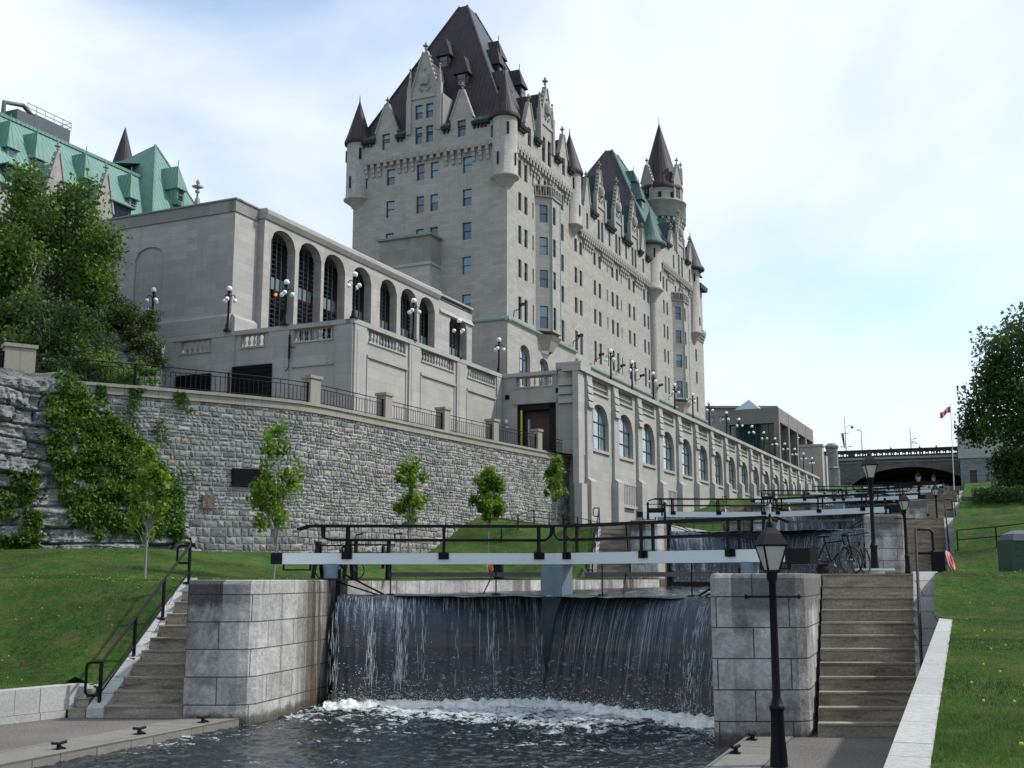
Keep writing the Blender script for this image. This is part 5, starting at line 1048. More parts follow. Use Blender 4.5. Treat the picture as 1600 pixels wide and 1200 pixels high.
W4 = CH.part('round_tower', mb, [M['hotel'], M['darkroom']]); mb = MB().lathe(SCc, [(4.25, 75.3), (4.3, 75.7), (3.75, 76.6), (3.2, 78.2), (.08, 89.2), (.03, 90.6)], 28); CH.part('cone_roof', mb, M['plum'], W4)
for an, w_ in ((248, 2.6), (340, 2.4), (20, 2.2)):
    n = (math.cos(R(an)), math.sin(R(an))); u = (-n[1], n[0]); f_ = Face((SCc[0]+n[0]*3.95, SCc[1]+n[1]*3.95), u, n); mb = MB(); f_.box(mb, -w_/2, w_/2, 72.8, 76.6, -1.5, .12); gable(f_, 0, w_, 72.8, 76.6, 80.0, .12, fin=.9, mb=mb)
    f_.box(mb, -.55, -.1, 73.4, 75.8, .12, .14, 1); f_.box(mb, .1, .55, 73.4, 75.8, .12, .14, 1); CH.part('stone_dormer', mb, [M['trim'], M['darkroom']], W4)
# small floodlights along the cornice
for i, u in enumerate((1.2, 20.3, 28.4, 37.5, 46.6, 56.2, 64.0)):
    z = 33.3 if u < 21 else 32.2; mb = MB(); mb.tube([GLg.p(u, z, .3), GLg.p(u, z+.7, .4), GLg.p(u, z+.8, .9), GLg.p(u+.1, z+1.3, 1.3)], .06, 5); mb.bar(GLg.p(u-.2, z+1.3, 1.2), GLg.p(u+.45, z+1.5, 1.5), .38); CH.part('floodlight', mb, M['black'])
# ================================================================== GREEN-ROOFED WING (T frame)
GW = Thing('green_roof_wing', 'hotel wing with pale green copper roof and stone gables at the far left', 'building', (-89, 90, 19), 'T')
fg = Face((-89, 66), (0, 1), (1, 0)); mb = MB(); fg.box(mb, 0, 31, 19, 41.0, -12, 0); mb.box(-116, -88.7, 96.6, 110.4, 19, 42.2); GW.part('wall', mb, M['hotel'])
mb = MB(); mb.poly([(-88.6, 62, 40.9), (-88.6, 97, 40.9), (-95, 101.5, 50.7), (-95, 62, 50.7)]); mb.poly([(-101, 62, 41), (-101, 101, 41), (-95, 101, 50.7), (-95, 62, 50.7)]); mb.box(-95.3, -94.7, 62, 101.5, 50.5, 50.85); GW.part('copper_roof', mb, M['verdigris'])
mb = MB(); q = [(-88.3, 96.2, 42), (-88.3, 110.6, 42), (-116, 110.6, 42), (-116, 96.2, 42)]; A_ = (-95, 103.3, 55.6); B_ = (-100, 103.3, 54.4); C_ = (-116, 103.3, 54.4)
mb.add(q+[A_, B_, C_], [[0, 1, 4], [1, 2, 6, 5, 4], [3, 0, 4, 5, 6], [2, 3, 6]], 0); mb.tube([A_, q[0]], .16, 6); mb.tube([A_, q[1]], .16, 6); GW.part('copper_roof', mb, M['verdigris'])
for px, py in ((17, 245), (60, 262), (136, 292), (207, 322)): p = at(px, py, 'T', x=-91.4); roof_dormer(fg, p[1]-66, -2.3, p[2]-.7, 1.15, 1.6, 3.1, 3.2, M['verdigris'], T=GW)
p = at(280, 307, 'T', x=-90.2); roof_dormer(fg, p[1]-66, -1.0, p[2]-.7, 1.25, 1.6, 3.0, 3.2, M['verdigris'], T=GW)
mb = MB(); p = at(213, 268, 'T', x=-98); mb.box(p[0]-1.4, p[0]+1.4, 96.8, 101.5, 50.0, 51.2, 1); mb.add([(p[0]-1.8, 96.5, 51.2), (p[0]+1.8, 96.5, 51.2), (p[0]+1.8, 103, 53.3), (p[0]-1.8, 103, 53.3)], [[0, 1, 2, 3]], 0); GW.part('roof_dormer', mb, [M['verdigris'], M['darkroom']])
for px, py in ((87, 300), (163, 330)):
    p = at(px, py, 'T', x=-88.8); u = p[1]-66; mb = MB(); fg.box(mb, u-1.2, u+1.2, 38, 42.2, -.6, .25); gable(fg, u, 2.3, 40, 42.2, 46.3, .25, fin=.8, mb=mb); GW.part('stone_gable', mb, M['trim'])
    r = MB(); r.add([fg.p(u-1.5, 42.6, -.2), fg.p(u+1.5, 42.6, -.2), fg.p(u, 45.3, -.2), fg.p(u-1.5, 42.6, -4), fg.p(u+1.5, 42.6, -4), fg.p(u, 45.3, -4)], [[0, 3, 5, 2], [1, 2, 5, 4]], 0); GW.part('gable_roof', r, M['verdigris'])
for px, py in ((32, 282), (115, 309), (190, 336)):
    p = at(px, py, 'T', x=-88.7); u = p[1]-66; mb = MB(); z = p[2]-.9; fg.box(mb, u-1.6, u+1.6, z-.4, z+2.0, -2.4, .1, 0); fg.box(mb, u-1.9, u+1.9, z+2.0, z+2.15, -2.6, .5, 0)
    for s_ in (-.8, .0, .8): fg.box(mb, u+s_-.33, u+s_+.33, z+.1, z+1.8, .1, .14, 1)
    GW.part('roof_window', mb, [M['greendark'], M['glass']])
mb = MB(); finial(mb, at(308, 312, 'T', x=-88.), 1.5); p = at(308, 320, 'T', x=-88.); mb.lathe(p[:2], [(.7, p[2]-3), (.6, p[2]-1), (.25, p[2]+.8)], 4, 0, .5, True, False, R(45)); GW.part('stone_pinnacle', mb, M['trim'])
mb = MB(); mb.box(-98.5, -95.2, 85.0, 90.0, 50.8, 52.6); mb.box(-98.8, -95.0, 82.5, 84.8, 50.8, 52.2); mb.tube([(-96.5, 82, 51), (-96.5, 82, 53), (-96.5, 84.5, 53.6), (-96.5, 86, 52.8)], .25, 8); GW.part('plant_room', mb, M['slate'])
mb = MB()
for z in (53.0, 53.5): mb.tube([(-95.3, 84, z), (-95.3, 90.2, z), (-98.6, 90.2, z)], .04, 4)
for b_ in lin(84, 90.2, 6): mb.tube([(-95.3, b_, 52.4), (-95.3, b_, 53.5)], .035, 4)
GW.part('roof_rail', mb, M['slate'])
mb = MB().lathe((-112, 115.7), [(2.6, 40), (2.6, 55.0)], 18); GW.part('turret', mb, M['hotel']); mb = MB().lathe((-112, 115.7), [(3.0, 54.8), (2.3, 57), (.05, 65.4)], 18); GW.part('cone_roof', mb, M['plum'])
# ================================================================== PAVILION, FAR BUILDINGS
PV = Thing('glass_pavilion', 'modern brown pavilion with teal glass wall and tall open bays beyond the hotel', 'building', (-45, 230, 19), 'T')
mb = MB(); fe = Face((-56.2, 229.8), (1, 0), (0, -1)); fs = Face((-45, 229.8), (0, 1), (1, 0))
fe.box(mb, 0, 11.2, 34.0, 37.1, -1.2, 0); fe.box(mb, 0, 1.0, 15, 34.0, -1.2, 0); fe.box(mb, 10.2, 11.2, 15, 34, -1.2, 0)
fs.box(mb, 1.2, 40, 34.2, 37.1, -1.2, 0)
for u in (9.8, 19.6, 29.6, 38.8): fs.box(mb, u, u+1.3, 15, 34.2, -2.4, 0)
for u in (9.8, 19.6, 29.6): fs.box(mb, u+.5, u+.7, 34.2, 37.1, 0, .05)
mb.box(-56.2, -46.2, 231, 269, 36.4, 36.7); mb.box(-56.2, -55.6, 231, 262, 15, 36.4); PV.part('frame', mb, M['farbrown'])
mb = MB(); fe.box(mb, 1.0, 10.2, 15, 34, -1.4, -1.0, 0); fs.box(mb, 1.3, 9.8, 15, 34.2, -6.0, -5.6, 0)
PV.part('glass_wall', mb, M['pavglass']); mb = MB()
for u in lin(1.0, 10.2, 8)[1:-1]: fe.box(mb, u-.05, u+.05, 15, 34, -1.0, -.9)
for z in (22, 26, 30): fe.box(mb, 1, 10.2, z-.05, z+.05, -1.0, -.92)
PV.part('mullions', mb, M['frame']); mb = MB(); mb.add([(-57, 236, 37), (-49, 236, 37), (-49, 256, 37), (-57, 256, 37), (-54.3, 245, 41.4)], [[0, 1, 4], [1, 2, 4], [2, 3, 4], [3, 0, 4]]); PV.part('glass_roof', mb, M['pavglass'])
FB = Thing('far_building', 'tan stone office building behind the pavilion, right of the hotel', 'building', (-52, 290, 19)); ff = Face((-64, 290), (.93, .36), (.36, -.93)); mb = MB()
wops = [(u, u+1.3, z, z+h_) for u in lin(2, 20, 9) for z, h_ in ((29, 3.0), (34.0, 3.4), (42.6, 1.8))]; ff.wall(mb, 0, 24, 15, 46.6, wops, .4); ff.box(mb, -.3, 24.3, 46.6, 47.2, -1, .6); ff.box(mb, -.2, 24.2, 39.4, 40.0, 0, .4); ff.box(mb, -.1, 24, 32.6, 33.0, 0, .2); FB.part('wall', mb, M['far'])
for u in lin(2, 20, 9):
    for z, h_ in ((29, 3.0), (34.0, 3.4), (42.6, 1.8)): mb = MB(); ff.box(mb, u, u+1.3, z, z+h_, -.5, -.35, 0); ff.box(mb, u+.6, u+.7, z, z+h_, -.35, -.3, 1); ff.box(mb, u, u+1.3, z+h_/2, z+h_/2+.1, -.35, -.3, 1); FB.part('window', mb, [M['glass'], M['white']])
mb = MB().lathe((-28.3, 300), [(1.75, 15), (1.75, 30.4), (1.95, 30.6), (1.5, 31.0), (1.45, 35.6), (1.75, 35.8), (1.75, 36.3), (.9, 37.0)], 8, 0, .5, True, False, R(12)); single('octagonal_pillar', mb, M['greybrick'], 'grey octagonal stone pillar with domed cap at the left end of the bridge', 'pillar')
# ================================================================== ROAD BRIDGE
BR = Thing('road_bridge', 'dark stone arched road bridge closing off the top of the locks', 'bridge', (-12, 320, 20))
arcp = [(-27.6+34*i/30, 23.4+8.7*math.sqrt(max(0, 1-((2*i/30)-1)**2))) for i in range(31)]
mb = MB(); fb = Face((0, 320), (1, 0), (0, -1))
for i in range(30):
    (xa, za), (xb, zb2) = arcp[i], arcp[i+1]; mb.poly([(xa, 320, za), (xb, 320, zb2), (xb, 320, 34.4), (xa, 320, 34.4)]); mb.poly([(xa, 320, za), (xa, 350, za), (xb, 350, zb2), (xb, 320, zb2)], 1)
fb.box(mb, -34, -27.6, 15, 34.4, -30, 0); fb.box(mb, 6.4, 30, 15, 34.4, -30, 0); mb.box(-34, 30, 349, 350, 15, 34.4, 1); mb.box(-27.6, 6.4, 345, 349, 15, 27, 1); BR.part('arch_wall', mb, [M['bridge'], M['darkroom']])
mb = MB()
for i in range(30):
    (xa, za), (xb, zb2) = arcp[i], arcp[i+1]; mb.poly([(xa, 319.7, za), (xb, 319.7, zb2), (xb, 319.7, zb2+1.2), (xa, 319.7, za+1.2)])
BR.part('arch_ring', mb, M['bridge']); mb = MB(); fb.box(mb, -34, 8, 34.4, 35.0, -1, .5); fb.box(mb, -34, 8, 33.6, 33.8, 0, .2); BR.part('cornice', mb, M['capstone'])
mb = MB(); oo = []
x = -30
while x < 6:
    if nz(x*.8, 5) > -.28: oo += [(x, x+.55, 35.55, 36.2, .3), (x+.75, x+1.1, 35.6, 36.0, .17)]
    x += 1.45
fb.wall(mb, -34, 8, 35.0, 36.9, oo, .35); f2 = Face((8, 320.35), (-1, 0), (0, 1)); f2.wall(mb, 0, 42, 35.0, 36.9, [(8-b, 8-a, c, d, e) for a, b, c, d, e in oo][::-1], .0); fb.box(mb, -34, 8, 36.9, 37.15, -.45, .1); BR.part('parapet', mb, M['plum'])
AB = Thing('bridge_abutment', 'grey stone bridge house with pale parapet block and dark door, half behind the right tree', 'stone building', (9, 300, 24)); mb = MB(); fa = Face((2.1, 300), (1, 0), (0, -1)); fa.wall(mb, 0, 16, 19, 32, [(2.0, 3.6, 24.8, 29.0)], .4); mb.poly([(2.1, 300, 19), (2.1, 322, 19), (2.1, 322, 32), (2.1, 300, 32)]); AB.part('wall', mb, M['greybrick'])
mb = MB(); fa.box(mb, -.3, 16, 32.0, 39.0, -20, .3); fa.box(mb, .0, 5.8, 39.0, 39.6, -6, .1); AB.part('parapet_block', mb, M['drystone']); mb = MB(); fa.box(mb, 2.0, 3.6, 24.8, 29.0, -.5, -.35); AB.part('door', mb, M['brown']); mb = MB().tube([(3.8, 301, 39.6), (3.8, 301, 42.5)], .12, 6); AB.part('post', mb, M['slate'])
mb = MB(); mb.box(8, 70, 150, 153, 10, 13.6); mb.box(30, 90, 120, 122, 9, 12); single('low_wall', mb, M['bridge'], 'dark low stone wall across the right bank below the big tree', 'wall')
for x, y, w_, nm in ((4.0, 149, 1.0, 'smaller white stone bench block on the dark right bank'), (7.0, 149, 1.5, 'wider white stone bench block under the right tree')): mb = MB().box(x-w_/2, x+w_/2, y-.3, y+.3, z_right(x, y)-.2, z_right(x, y)+.55).box(x-w_/2-.06, x+w_/2+.06, y-.36, y+.36, z_right(x, y)+.55, z_right(x, y)+.65); single('stone_bench', mb, M['drystone'], nm, 'bench')
mb = MB(); zz = z_right(1.6, 149); mb.box(.6, 3.0, 149, 149.1, zz, zz+.35); mb.box(.55, .62, 148.9, 149.2, zz, zz+.7); mb.box(3.0, 3.07, 148.9, 149.2, zz, zz+.7); single('orange_barrier', mb, M['orange'], 'low orange barrier below the bridge house', 'barrier')
# street poles on the bridge
def pole(name, x, y, z, zt, lab, arms=(), banner=None):
    T = Thing(name, lab, 'lamp post', (x, y, z)); T.part('mast', MB().tube([(x, y, z), (x, y, zt)], [.16, .07], 6), M['slate'])
    for az, l_, kind in arms:
        mb = MB(); mb.tube([(x, y, az), (x+l_*.6, y, az+.7*abs(l_)*.5), (x+l_, y, az+.55)], .06, 5)
        if kind: mb.sphere((x+l_, y, az+.1), .42, 8)
        else: mb.box(x+l_-.35, x+l_+.35, y-.2, y+.2, az+.35, az+.55)
        T.part('arm', mb, M['slate'])
    if banner: mb = MB(); mb.box(x-1.3, x+.9, y-.05, y+.05, banner, banner+.15); mb.poly([(x-1.1, y, banner), (x-.4, y, banner), (x-.2, y, banner-3.4), (x-.5, y, banner-4.2)]); T.part('banner', mb, M['slate'])
    return T
pole('street_light', -26.6, 322, 35, 46.6, 'tall street lamp with globe and banner on the bridge left end', [(43.6, 1.9, 1), (38.0, 1.2, 0), (38.0, -1.2, 0)], 42.0)
pole('street_light', -22.4, 322, 35, 43.2, 'plain tapered street lamp on the bridge, right of the bannered one', [(42.4, -.8, 0), (36.4, -1.8, 0)])
pole('traffic_signal', -9.8, 322, 35, 43.0, 'thin signal mast with twin heads on the middle of the bridge', [(39.4, 1.1, 0), (38.2, 1.4, 0), (38.6, .6, 0)])
for i, px in enumerate((1392, 1437, 1463)):      # walkers on the bridge
    p = at(px, 700, y=321); mb = MB(); x = p[0]; mb.lathe((x, 321), [(.12, 35), (.24, 36.1), (.28, 37.2), (.24, 37.5), (.08, 37.62)], 8); mb.sphere((x, 321, 37.78), .14, 8); o = single('person', mb, M['fabric'], ['first', 'second', 'third'][i]+' dark figure from the left walking on the bridge', 'person', group='people crossing the bridge')
# flagpole
T = Thing('flagpole', 'thin white flagpole with red and white maple leaf flag right of the bridge', 'flagpole', (.3, 185, 13)); T.part('pole', MB().tube([(.1, 185, 12.6), (.42, 185, 29.4)], [.09, .05], 6), M['white'])
mb = MB(); nu = 20
def fl_(u, v): x = .38-1.55*u; return (x, 185-.25*math.sin(u*7)*u-.02, 28.9-v*.95*(1)-.75*u+.16*math.sin(u*6))
for i in range(nu):
    for j in range(6):
        u0, u1, v0, v1 = i/nu, (i+1)/nu, j/6, (j+1)/6; mb.poly([fl_(u0, v0), fl_(u1, v0), fl_(u1, v1), fl_(u0, v1)], 0 if u1 <= .251 or u0 >= .749 else 1)
leafp = [(0, .42), (.09, .2), (.2, .26), (.17, .02), (.34, .12), (.4, .0), (.46, -.02), (.26, -.2), (.28, -.28), (.03, -.22), (.03, -.42), (-.03, -.42), (-.03, -.22), (-.28, -.28), (-.26, -.2), (-.46, -.02), (-.4, 0), (-.34, .12), (-.17, .02), (-.2, .26), (-.09, .2)]
for s_ in (-.03, .03): pts = [fl_(.5+x*.42, .5-y*.85) for x, y in leafp]; c = fl_(.5, .5); mb.add([(p[0], p[1]+s_, p[2]) for p in pts]+[(c[0], c[1]+s_, c[2])], [[i, (i+1) % 21, 21] for i in range(21)], 0)
T.part('flag', mb, [M['flagr'], M['flagw']])
# ================================================================== LAMPS
def globe_lamp(name, lab):
    T = Thing(name, lab, 'street lamp', (0, 0, 0), group='black lamp posts with white globes'); mb = MB()
    mb.lathe((0, 0), [(.30, 0), (.30, .12), (.20, .2), (.17, .5), (.11, .6), (.085, .9), (.07, 2.3), (.11, 2.35), (.11, 2.45), (.06, 2.55), (.06, 2.8), (.12, 2.86), (.12, 2.92)], 10); T.part('post', mb, M['black'])
    T.part('globe', MB().sphere((0, 0, 3.11), .205, 14), M['globe'])
    for i in range(3):
        an = R(30+120*i); c, s = .86*math.cos(an), .86*math.sin(an); mb = MB(); mb.tube([(0, 0, 2.4), (c*.18, s*.18, 2.62), (c*.38, s*.38, 2.68), (c*.5, s*.5, 2.55), (c*.5, s*.5, 2.44)], .035, 6); T.part('arm', mb, M['black'])
        T.part('globe', MB().sphere((c*.5, s*.5, 2.27), .165, 12), M['globe'])
    return T.o
def put(o, fr, x, y, z, rz=0, sc=1.):
    X, Y = fw(fr, x, y); o.location = (X, Y, z); o.rotation_euler[2] = rz; o.scale = (sc, sc, sc) if 'lantern' not in o.name else (sc*.76, sc*.76, sc)
g0 = globe_lamp('globe_lamp', 'leftmost globe lamp on the balustrade in front of the blank annex wall'); put(g0, 'T', -50.7, 63.3, 20.2, .3)
spots = [(-45.8, 63.3, 20.2, 'globe lamp on the balustrade before the first tall arch of the annex'), (-40.4, 63.5, 20.2, 'globe lamp on the corner of the terrace balustrade'),
 (-40.4, 71.6, 20.2, 'globe lamp before the sixth annex arch'), (-40.4, 79.0, 20.2, 'globe lamp before the last annex arch'), (-40.6, 86.9, 20.2, 'globe lamp at the inner corner beside the service door recess'),
 (-57.6, 63.3, 20.9, 'taller of the paired globe lamps by the brown bush'), (-60.5, 66.0, 20.2, 'shorter of the paired globe lamps by the brown bush'), (-65.5, 66.0, 22.6, 'higher globe lamp partly behind the left tree'), (-68.0, 68.0, 22.0, 'lower globe lamp partly behind the left tree')]
for i, px in enumerate((957, 990, 1023, 1056, 1084, 1109, 1136, 1155, 1175, 1193, 1210, 1225, 1240, 1253, 1266)):
    b_ = at(px, 640, 'T', x=-33.4)[1]; spots.append((-33.5, b_, 20.2, f'globe lamp number {i+1} along the arcade parapet counted from the corner pier' if i else 'nearest globe lamp on the long arcade parapet'))
nl_ = ['', 'second', 'third', 'fourth', 'fifth', 'sixth', 'seventh', 'eighth', 'ninth', 'tenth', 'eleventh', 'twelfth', 'thirteenth', 'fourteenth', 'last']
for j, (x, y, z, lab) in enumerate(spots):
    c = copy_tree(g0)
    if 'number' in lab: lab = f'{nl_[int(lab.split()[3])-1]} globe lamp along the arcade parapet from the corner pier'
    put(c, 'T', x, y, z, .3+j, .98); c['label'] = lab
def lantern(name, lab):
    T = Thing(name, lab, 'street lamp', (0, 0, 0), group='black lantern posts beside the locks'); mb = MB()
    mb.lathe((0, 0), [(.20, 0), (.19, .2), (.155, .5), (.145, .9), (.15, .92), (.17, .95), (.17, 1.0), (.14, 1.02), (.105, 1.12), (.095, 1.14), (.08, 3.1), (.12, 3.16), (.13, 3.30)], 14); T.part('post', mb, M['black'])
    mb = MB(); mb.tube([(-.64, 0, 2.86), (.64, 0, 2.86)], .022, 8); mb.sphere((-.64, 0, 2.86), .045, 8); mb.sphere((.64, 0, 2.86), .045, 8); T.part('ladder_bar', mb, M['black'])
    mb = MB(); w0, w1, z0, z1 = .135, .27, 3.31, 3.74
    for sx, sy in ((-1, -1), (1, -1), (1, 1), (-1, 1)): mb.bar((sx*w0, sy*w0, z0), (sx*w1, sy*w1, z1), .035)
    mb.box(-.15, .15, -.15, .15, 3.28, 3.32); T.part('lantern_frame', mb, M['black'])
    mb = MB(); B = [(-w0, -w0), (w0, -w0), (w0, w0), (-w0, w0)]; k = w1/w0; mb.prism(B, z0+.01, z1-.01, 0, .5, top=[(x*k, y*k) for x, y in B]); T.part('lantern_glass', mb, M['lampglass'])
    mb = MB(); q = lambda w_, z: [(-w_, -w_, z), (w_, -w_, z), (w_, w_, z), (-w_, w_, z)]; L_ = [(.30, 3.73), (.31, 3.76), (.19, 3.95), (.09, 4.06)]
    for (wa, za), (wb, zb2) in zip(L_, L_[1:]): mb.add(q(wa, za)+q(wb, zb2), [[i, (i+1) % 4, 4+(i+1) % 4, 4+i] for i in range(4)])
    mb.poly(q(.30, 3.73)[::-1]); mb.lathe((0, 0), [(.10, 4.05), (.09, 4.15), (.05, 4.18), (.02, 4.24)], 10); mb.sphere((0, 0, 4.27), .04, 8); T.part('lantern_roof', mb, M['black']); return T.o
l0 = lantern('lantern_lamp', 'largest black lantern post standing in the right foreground'); put(l0, 'K', -2.95, 19.85, 0, YAW+.15, .965)
for x, y, z, s_, lab in ((-2.7, 42, 3.17, 1.02, 'second lantern post, at the left edge of the middle right pier'), (-2.25, 58.3, 3.17, .95, 'third lantern post, standing before the upper right stairs'), (-1.3, 96, 6.2, 1.0, 'small lantern post beside the dark walker at the upper gates'), (-3.4, 130, 9.3, 1.2, 'leftmost of the three far lanterns seen against the bridge arch'), (-2.3, 160, 12.3, 1.0, 'middle one of the three far lanterns seen against the bridge arch'), (-1.4, 200, 14.5, .95, 'rightmost of the three far lanterns seen against the bridge arch')):
    c = copy_tree(l0); put(c, 'K', x, y, z, YAW, s_); c['label'] = lab
# ================================================================== BICYCLES, WINCHES, SMALL THINGS
def bicycle(name, lab, mat):
    T = Thing(name, lab, 'bicycle', (0, 0, 0)); r = .34
    for i, x in enumerate((-.52, .52)):
        w_ = Thing.part(T, 'wheel', MB().tube([(x+r*math.cos(t), 0, r+r*math.sin(t)) for t in lin(0, 2*math.pi, 25)], .022, 6), M['rubber']); mb = MB()
        for k in range(12): t = k*math.pi/6; mb.tube([(x, .02*(-1)**k, r), (x+r*math.cos(t), 0, r+r*math.sin(t))], .004, 4)
        mb.tube([(x, -.05, r), (x, .05, r)], .03, 6); T.part('spokes', mb, M['chrome'], w_)
    bb = (-.08, 0, .30); st = (-.2, 0, .78); hd = (.36, 0, .82); hb = (.40, 0, .70); mb = MB()
    for a, b in ((bb, st), (st, hd), (bb, hb), (bb, (-.52, .0, r)), (st, (-.52, 0, r)), (hd, hb), (hb, (.52, 0, r)), (st, (-.22, 0, .92))): mb.tube([a, b], .02, 6)
    T.part('frame', mb, mat); mb = MB(); mb.tube([hd, (.34, 0, .98), (.36, .28, 1.0), (.42, .3, .98)], .014, 5); mb.tube([(.34, 0, .98), (.36, -.28, 1.0), (.42, -.3, .98)], .014, 5); T.part('handlebar', mb, M['black'])
    T.part('saddle', MB().prism([(-.38, -.08), (-.12, -.03), (-.05, 0), (-.12, .03), (-.38, .08)], .92, .97), M['black'])
    mb = MB().lathe((0, 0), [(.09, -.01), (.09, .01)], 14); mb.v = [(-.08+x, z, .30+y) for x, y, z in mb.v]; mb.bar((-.08, .03, .3), (.02, .03, .16), .02); mb.bar((-.08, -.03, .3), (-.18, -.03, .44), .02); T.part('crank', mb, M['chrome']); return T.o
b1 = bicycle('bicycle', 'black bicycle with dark red trim leaning left of its twin at the stair top', M['black']); p = vk((1306-800)/1805.6*29.0, 29.0); put(b1, 'K', p[0], p[1], 3.17, YAW-.95); b1.rotation_euler[0] = .13
b2 = bicycle('bicycle', 'black bicycle leaning nearest the second lantern at the stair top', M['black']); p = vk((1340-800)/1805.6*28.7, 28.7); put(b2, 'K', p[0], p[1], 3.17, YAW+.85); b2.rotation_euler[0] = -.12
b3 = bicycle('bicycle', 'red bicycle leaning on the wall behind the left gate beam', M['red']); p = vk((560-800)/1805.6*32.6, 32.6); put(b3, 'K', p[0]-.6, p[1], 3.03, YAW+.1, .8); b3.rotation_euler[0] = .35
def winch(name, lab):
    T = Thing(name, lab, 'lock winch', (0, 0, 0), group='black iron crab winches on the lock walls')
    for x in (-.45, .45): mb = MB(); mb.bar((x, -.38, 0), (x, -.05, 1.0), .09); mb.bar((x, .38, 0), (x, .05, 1.0), .09); mb.bar((x, -.2, .55), (x, .2, .55), .07); mb.box(x-.05, x+.05, -.12, .12, .98, 1.06); T.part('side_frame', mb, M['black'])
    f = lambda mb, x0, r, n=16: [setattr(mb, 'v', mb.v)]
    mb = MB(); mb.tube([(-.5, 0, .62), (.5, 0, .62)], .13, 12); T.part('drum', mb, M['black'])
    mb = MB(); mb.tube([(.30, .30*math.cos(t), .62+.30*math.sin(t)) for t in lin(0, 2*math.pi, 19)], .035, 5)
    for k in range(3): mb.bar((.30, .29*math.cos(k*1.05), .62+.29*math.sin(k*1.05)), (.30, -.29*math.cos(k*1.05), .62-.29*math.sin(k*1.05)), .04)
    T.part('gear', mb, M['black']); mb = MB(); mb.tube([(-.55, 0, .95), (.62, 0, .95), (.62, .1, 1.25), (.82, .1, 1.27)], .025, 6); T.part('crank_handle', mb, M['black']); return T.o
w0 = winch('lock_winch', 'black iron winch behind the nearest left balance beam')
p = vk((588-800)/1805.6*33.2, 33.2); put(w0, 'K', p[0]-.15, p[1], 3.02, YAW+.2, 1.05)
p = vk((530-800)/1805.6*32.2, 32.2)
for x, y, z, lab in ((p[0]-.2, p[1], 3.02, 'black iron winch just left of the red bicycle'), (-14.9, 60.0, 6.02, 'black iron winch on top of the second left pier'), (-14.4, 96, 9.02, 'black iron winch on top of the third left pier'), (-2.9, 62.5, 6.1, 'black iron winch by the second right gate')):
    c = copy_tree(w0); put(c, 'K', x, y, z, YAW-.2, 1.0); c['label'] = lab
mb = MB(); p = vk((1350-800)/1805.6*29.4, 29.4); mb.prism([(p[0]-.1, p[1]), (p[0]+.75, p[1]+.25), (p[0]+.6, p[1]+.7), (p[0]-.25, p[1]+.45)], 3.26, 3.31); mb.box(p[0]-.05, p[0]+.5, p[1]+.2, p[1]+.35, 3.17, 3.26); single('white_board', mb, M['white'], 'small white board lying behind the parked bicycles', 'board')
mb = MB(); p = vk((1286-800)/1805.6*28.2, 28.2); mb.lathe((p[0], p[1]), [(.15, 3.17), (.17, 3.3), (.12, 3.36), (.14, 3.4)], 12); single('mooring_bollard', mb, M['black'], 'short black bollard on top of the nearest right pier', 'bollard')
# life ring and stand, right lawn; orange ring, left lawn
def ring(lab, x, y, z, mat, lean, rz, sc=1.):
    T = Thing('life_ring', lab, 'life ring', (0, 0, 0)); T.part('ring', MB().tube([(.36*math.cos(t), 0, .46+.36*math.sin(t)) for t in lin(0, 2*math.pi, 21)], .085, 8), mat)
    mb = MB(); mb.tube([(.47*math.cos(t)*(1+.05*math.sin(6*t)), .02, .46+.47*math.sin(t)) for t in lin(0, 2*math.pi, 25)], .015, 4); T.part('grab_rope', mb, M['white']); put(T.o, 'K', x, y, z, rz, sc); T.o.rotation_euler[0] = lean; return T
p = vk((1491-800)/1805.6*30.5, 30.5); ring('faded red life ring propped against the right stair wall on the grass', p[0], p[1], 3.22, M['salmon'], -.25, YAW+1.05, .62)
mb = MB(); mb.box(p[0]-.55, p[0]-.2, p[1]-.2, p[1]+.1, 3.15, 3.75); single('dark_box', mb, M['black'], 'small dark box beside the faded red life ring', 'box')
p = vk((768-800)/1805.6*46, 46); ring('orange life ring hanging by the water behind the left gate', p[0], p[1], 3.2, M['orange'], 0, YAW+1.2, .9); mb = MB(); mb.box(p[0]+.12, p[0]+.46, p[1]-.1, p[1]+.15, 3.0, 3.95); mb.box(p[0]+.08, p[0]+.5, p[1]-.14, p[1]+.19, 3.95, 4.0); single('lifesaving_post', mb, M['black'], 'black box post beside the orange life ring', 'post')
# litter bin
T = Thing('litter_bin', 'dark green litter bin with slate lid on the right lawn', 'litter bin', (0, 0, 0)); mb = MB().prism([(-.42, -.36), (.42, -.36), (.42, .36), (-.42, .36)], 0, .82)
for z in (.22, .44, .64): mb.box(-.36, .36, -.375, -.36, z, z+.03)
T.part('body', mb, M['green']); T.part('corner_post', MB().box(-.52, -.42, -.4, .4, 0, .86), M['green']); T.part('corner_post', MB().box(.42, .52, -.4, .4, 0, .86), M['green'])
mb = MB(); mb.prism([(-.46, -.4), (.46, -.4), (.46, .4), (-.46, .4)], .84, 1.02, 0, .5, top=[(-.40, -.34), (.40, -.34), (.40, .34), (-.40, .34)]); mb.prism([(-.40, -.34), (.40, -.34), (.40, .34), (-.40, .34)], 1.02, 1.12, 0, .5, top=[(-.2, -.18), (.2, -.18), (.2, .18), (-.2, .18)]); T.part('lid', mb, M['slate'])
p = vk((1602-800)/1805.6*31.0, 31.0); put(T.o, 'K', p[0], p[1], z_right(p[0], p[1])-.02, YAW+.05)
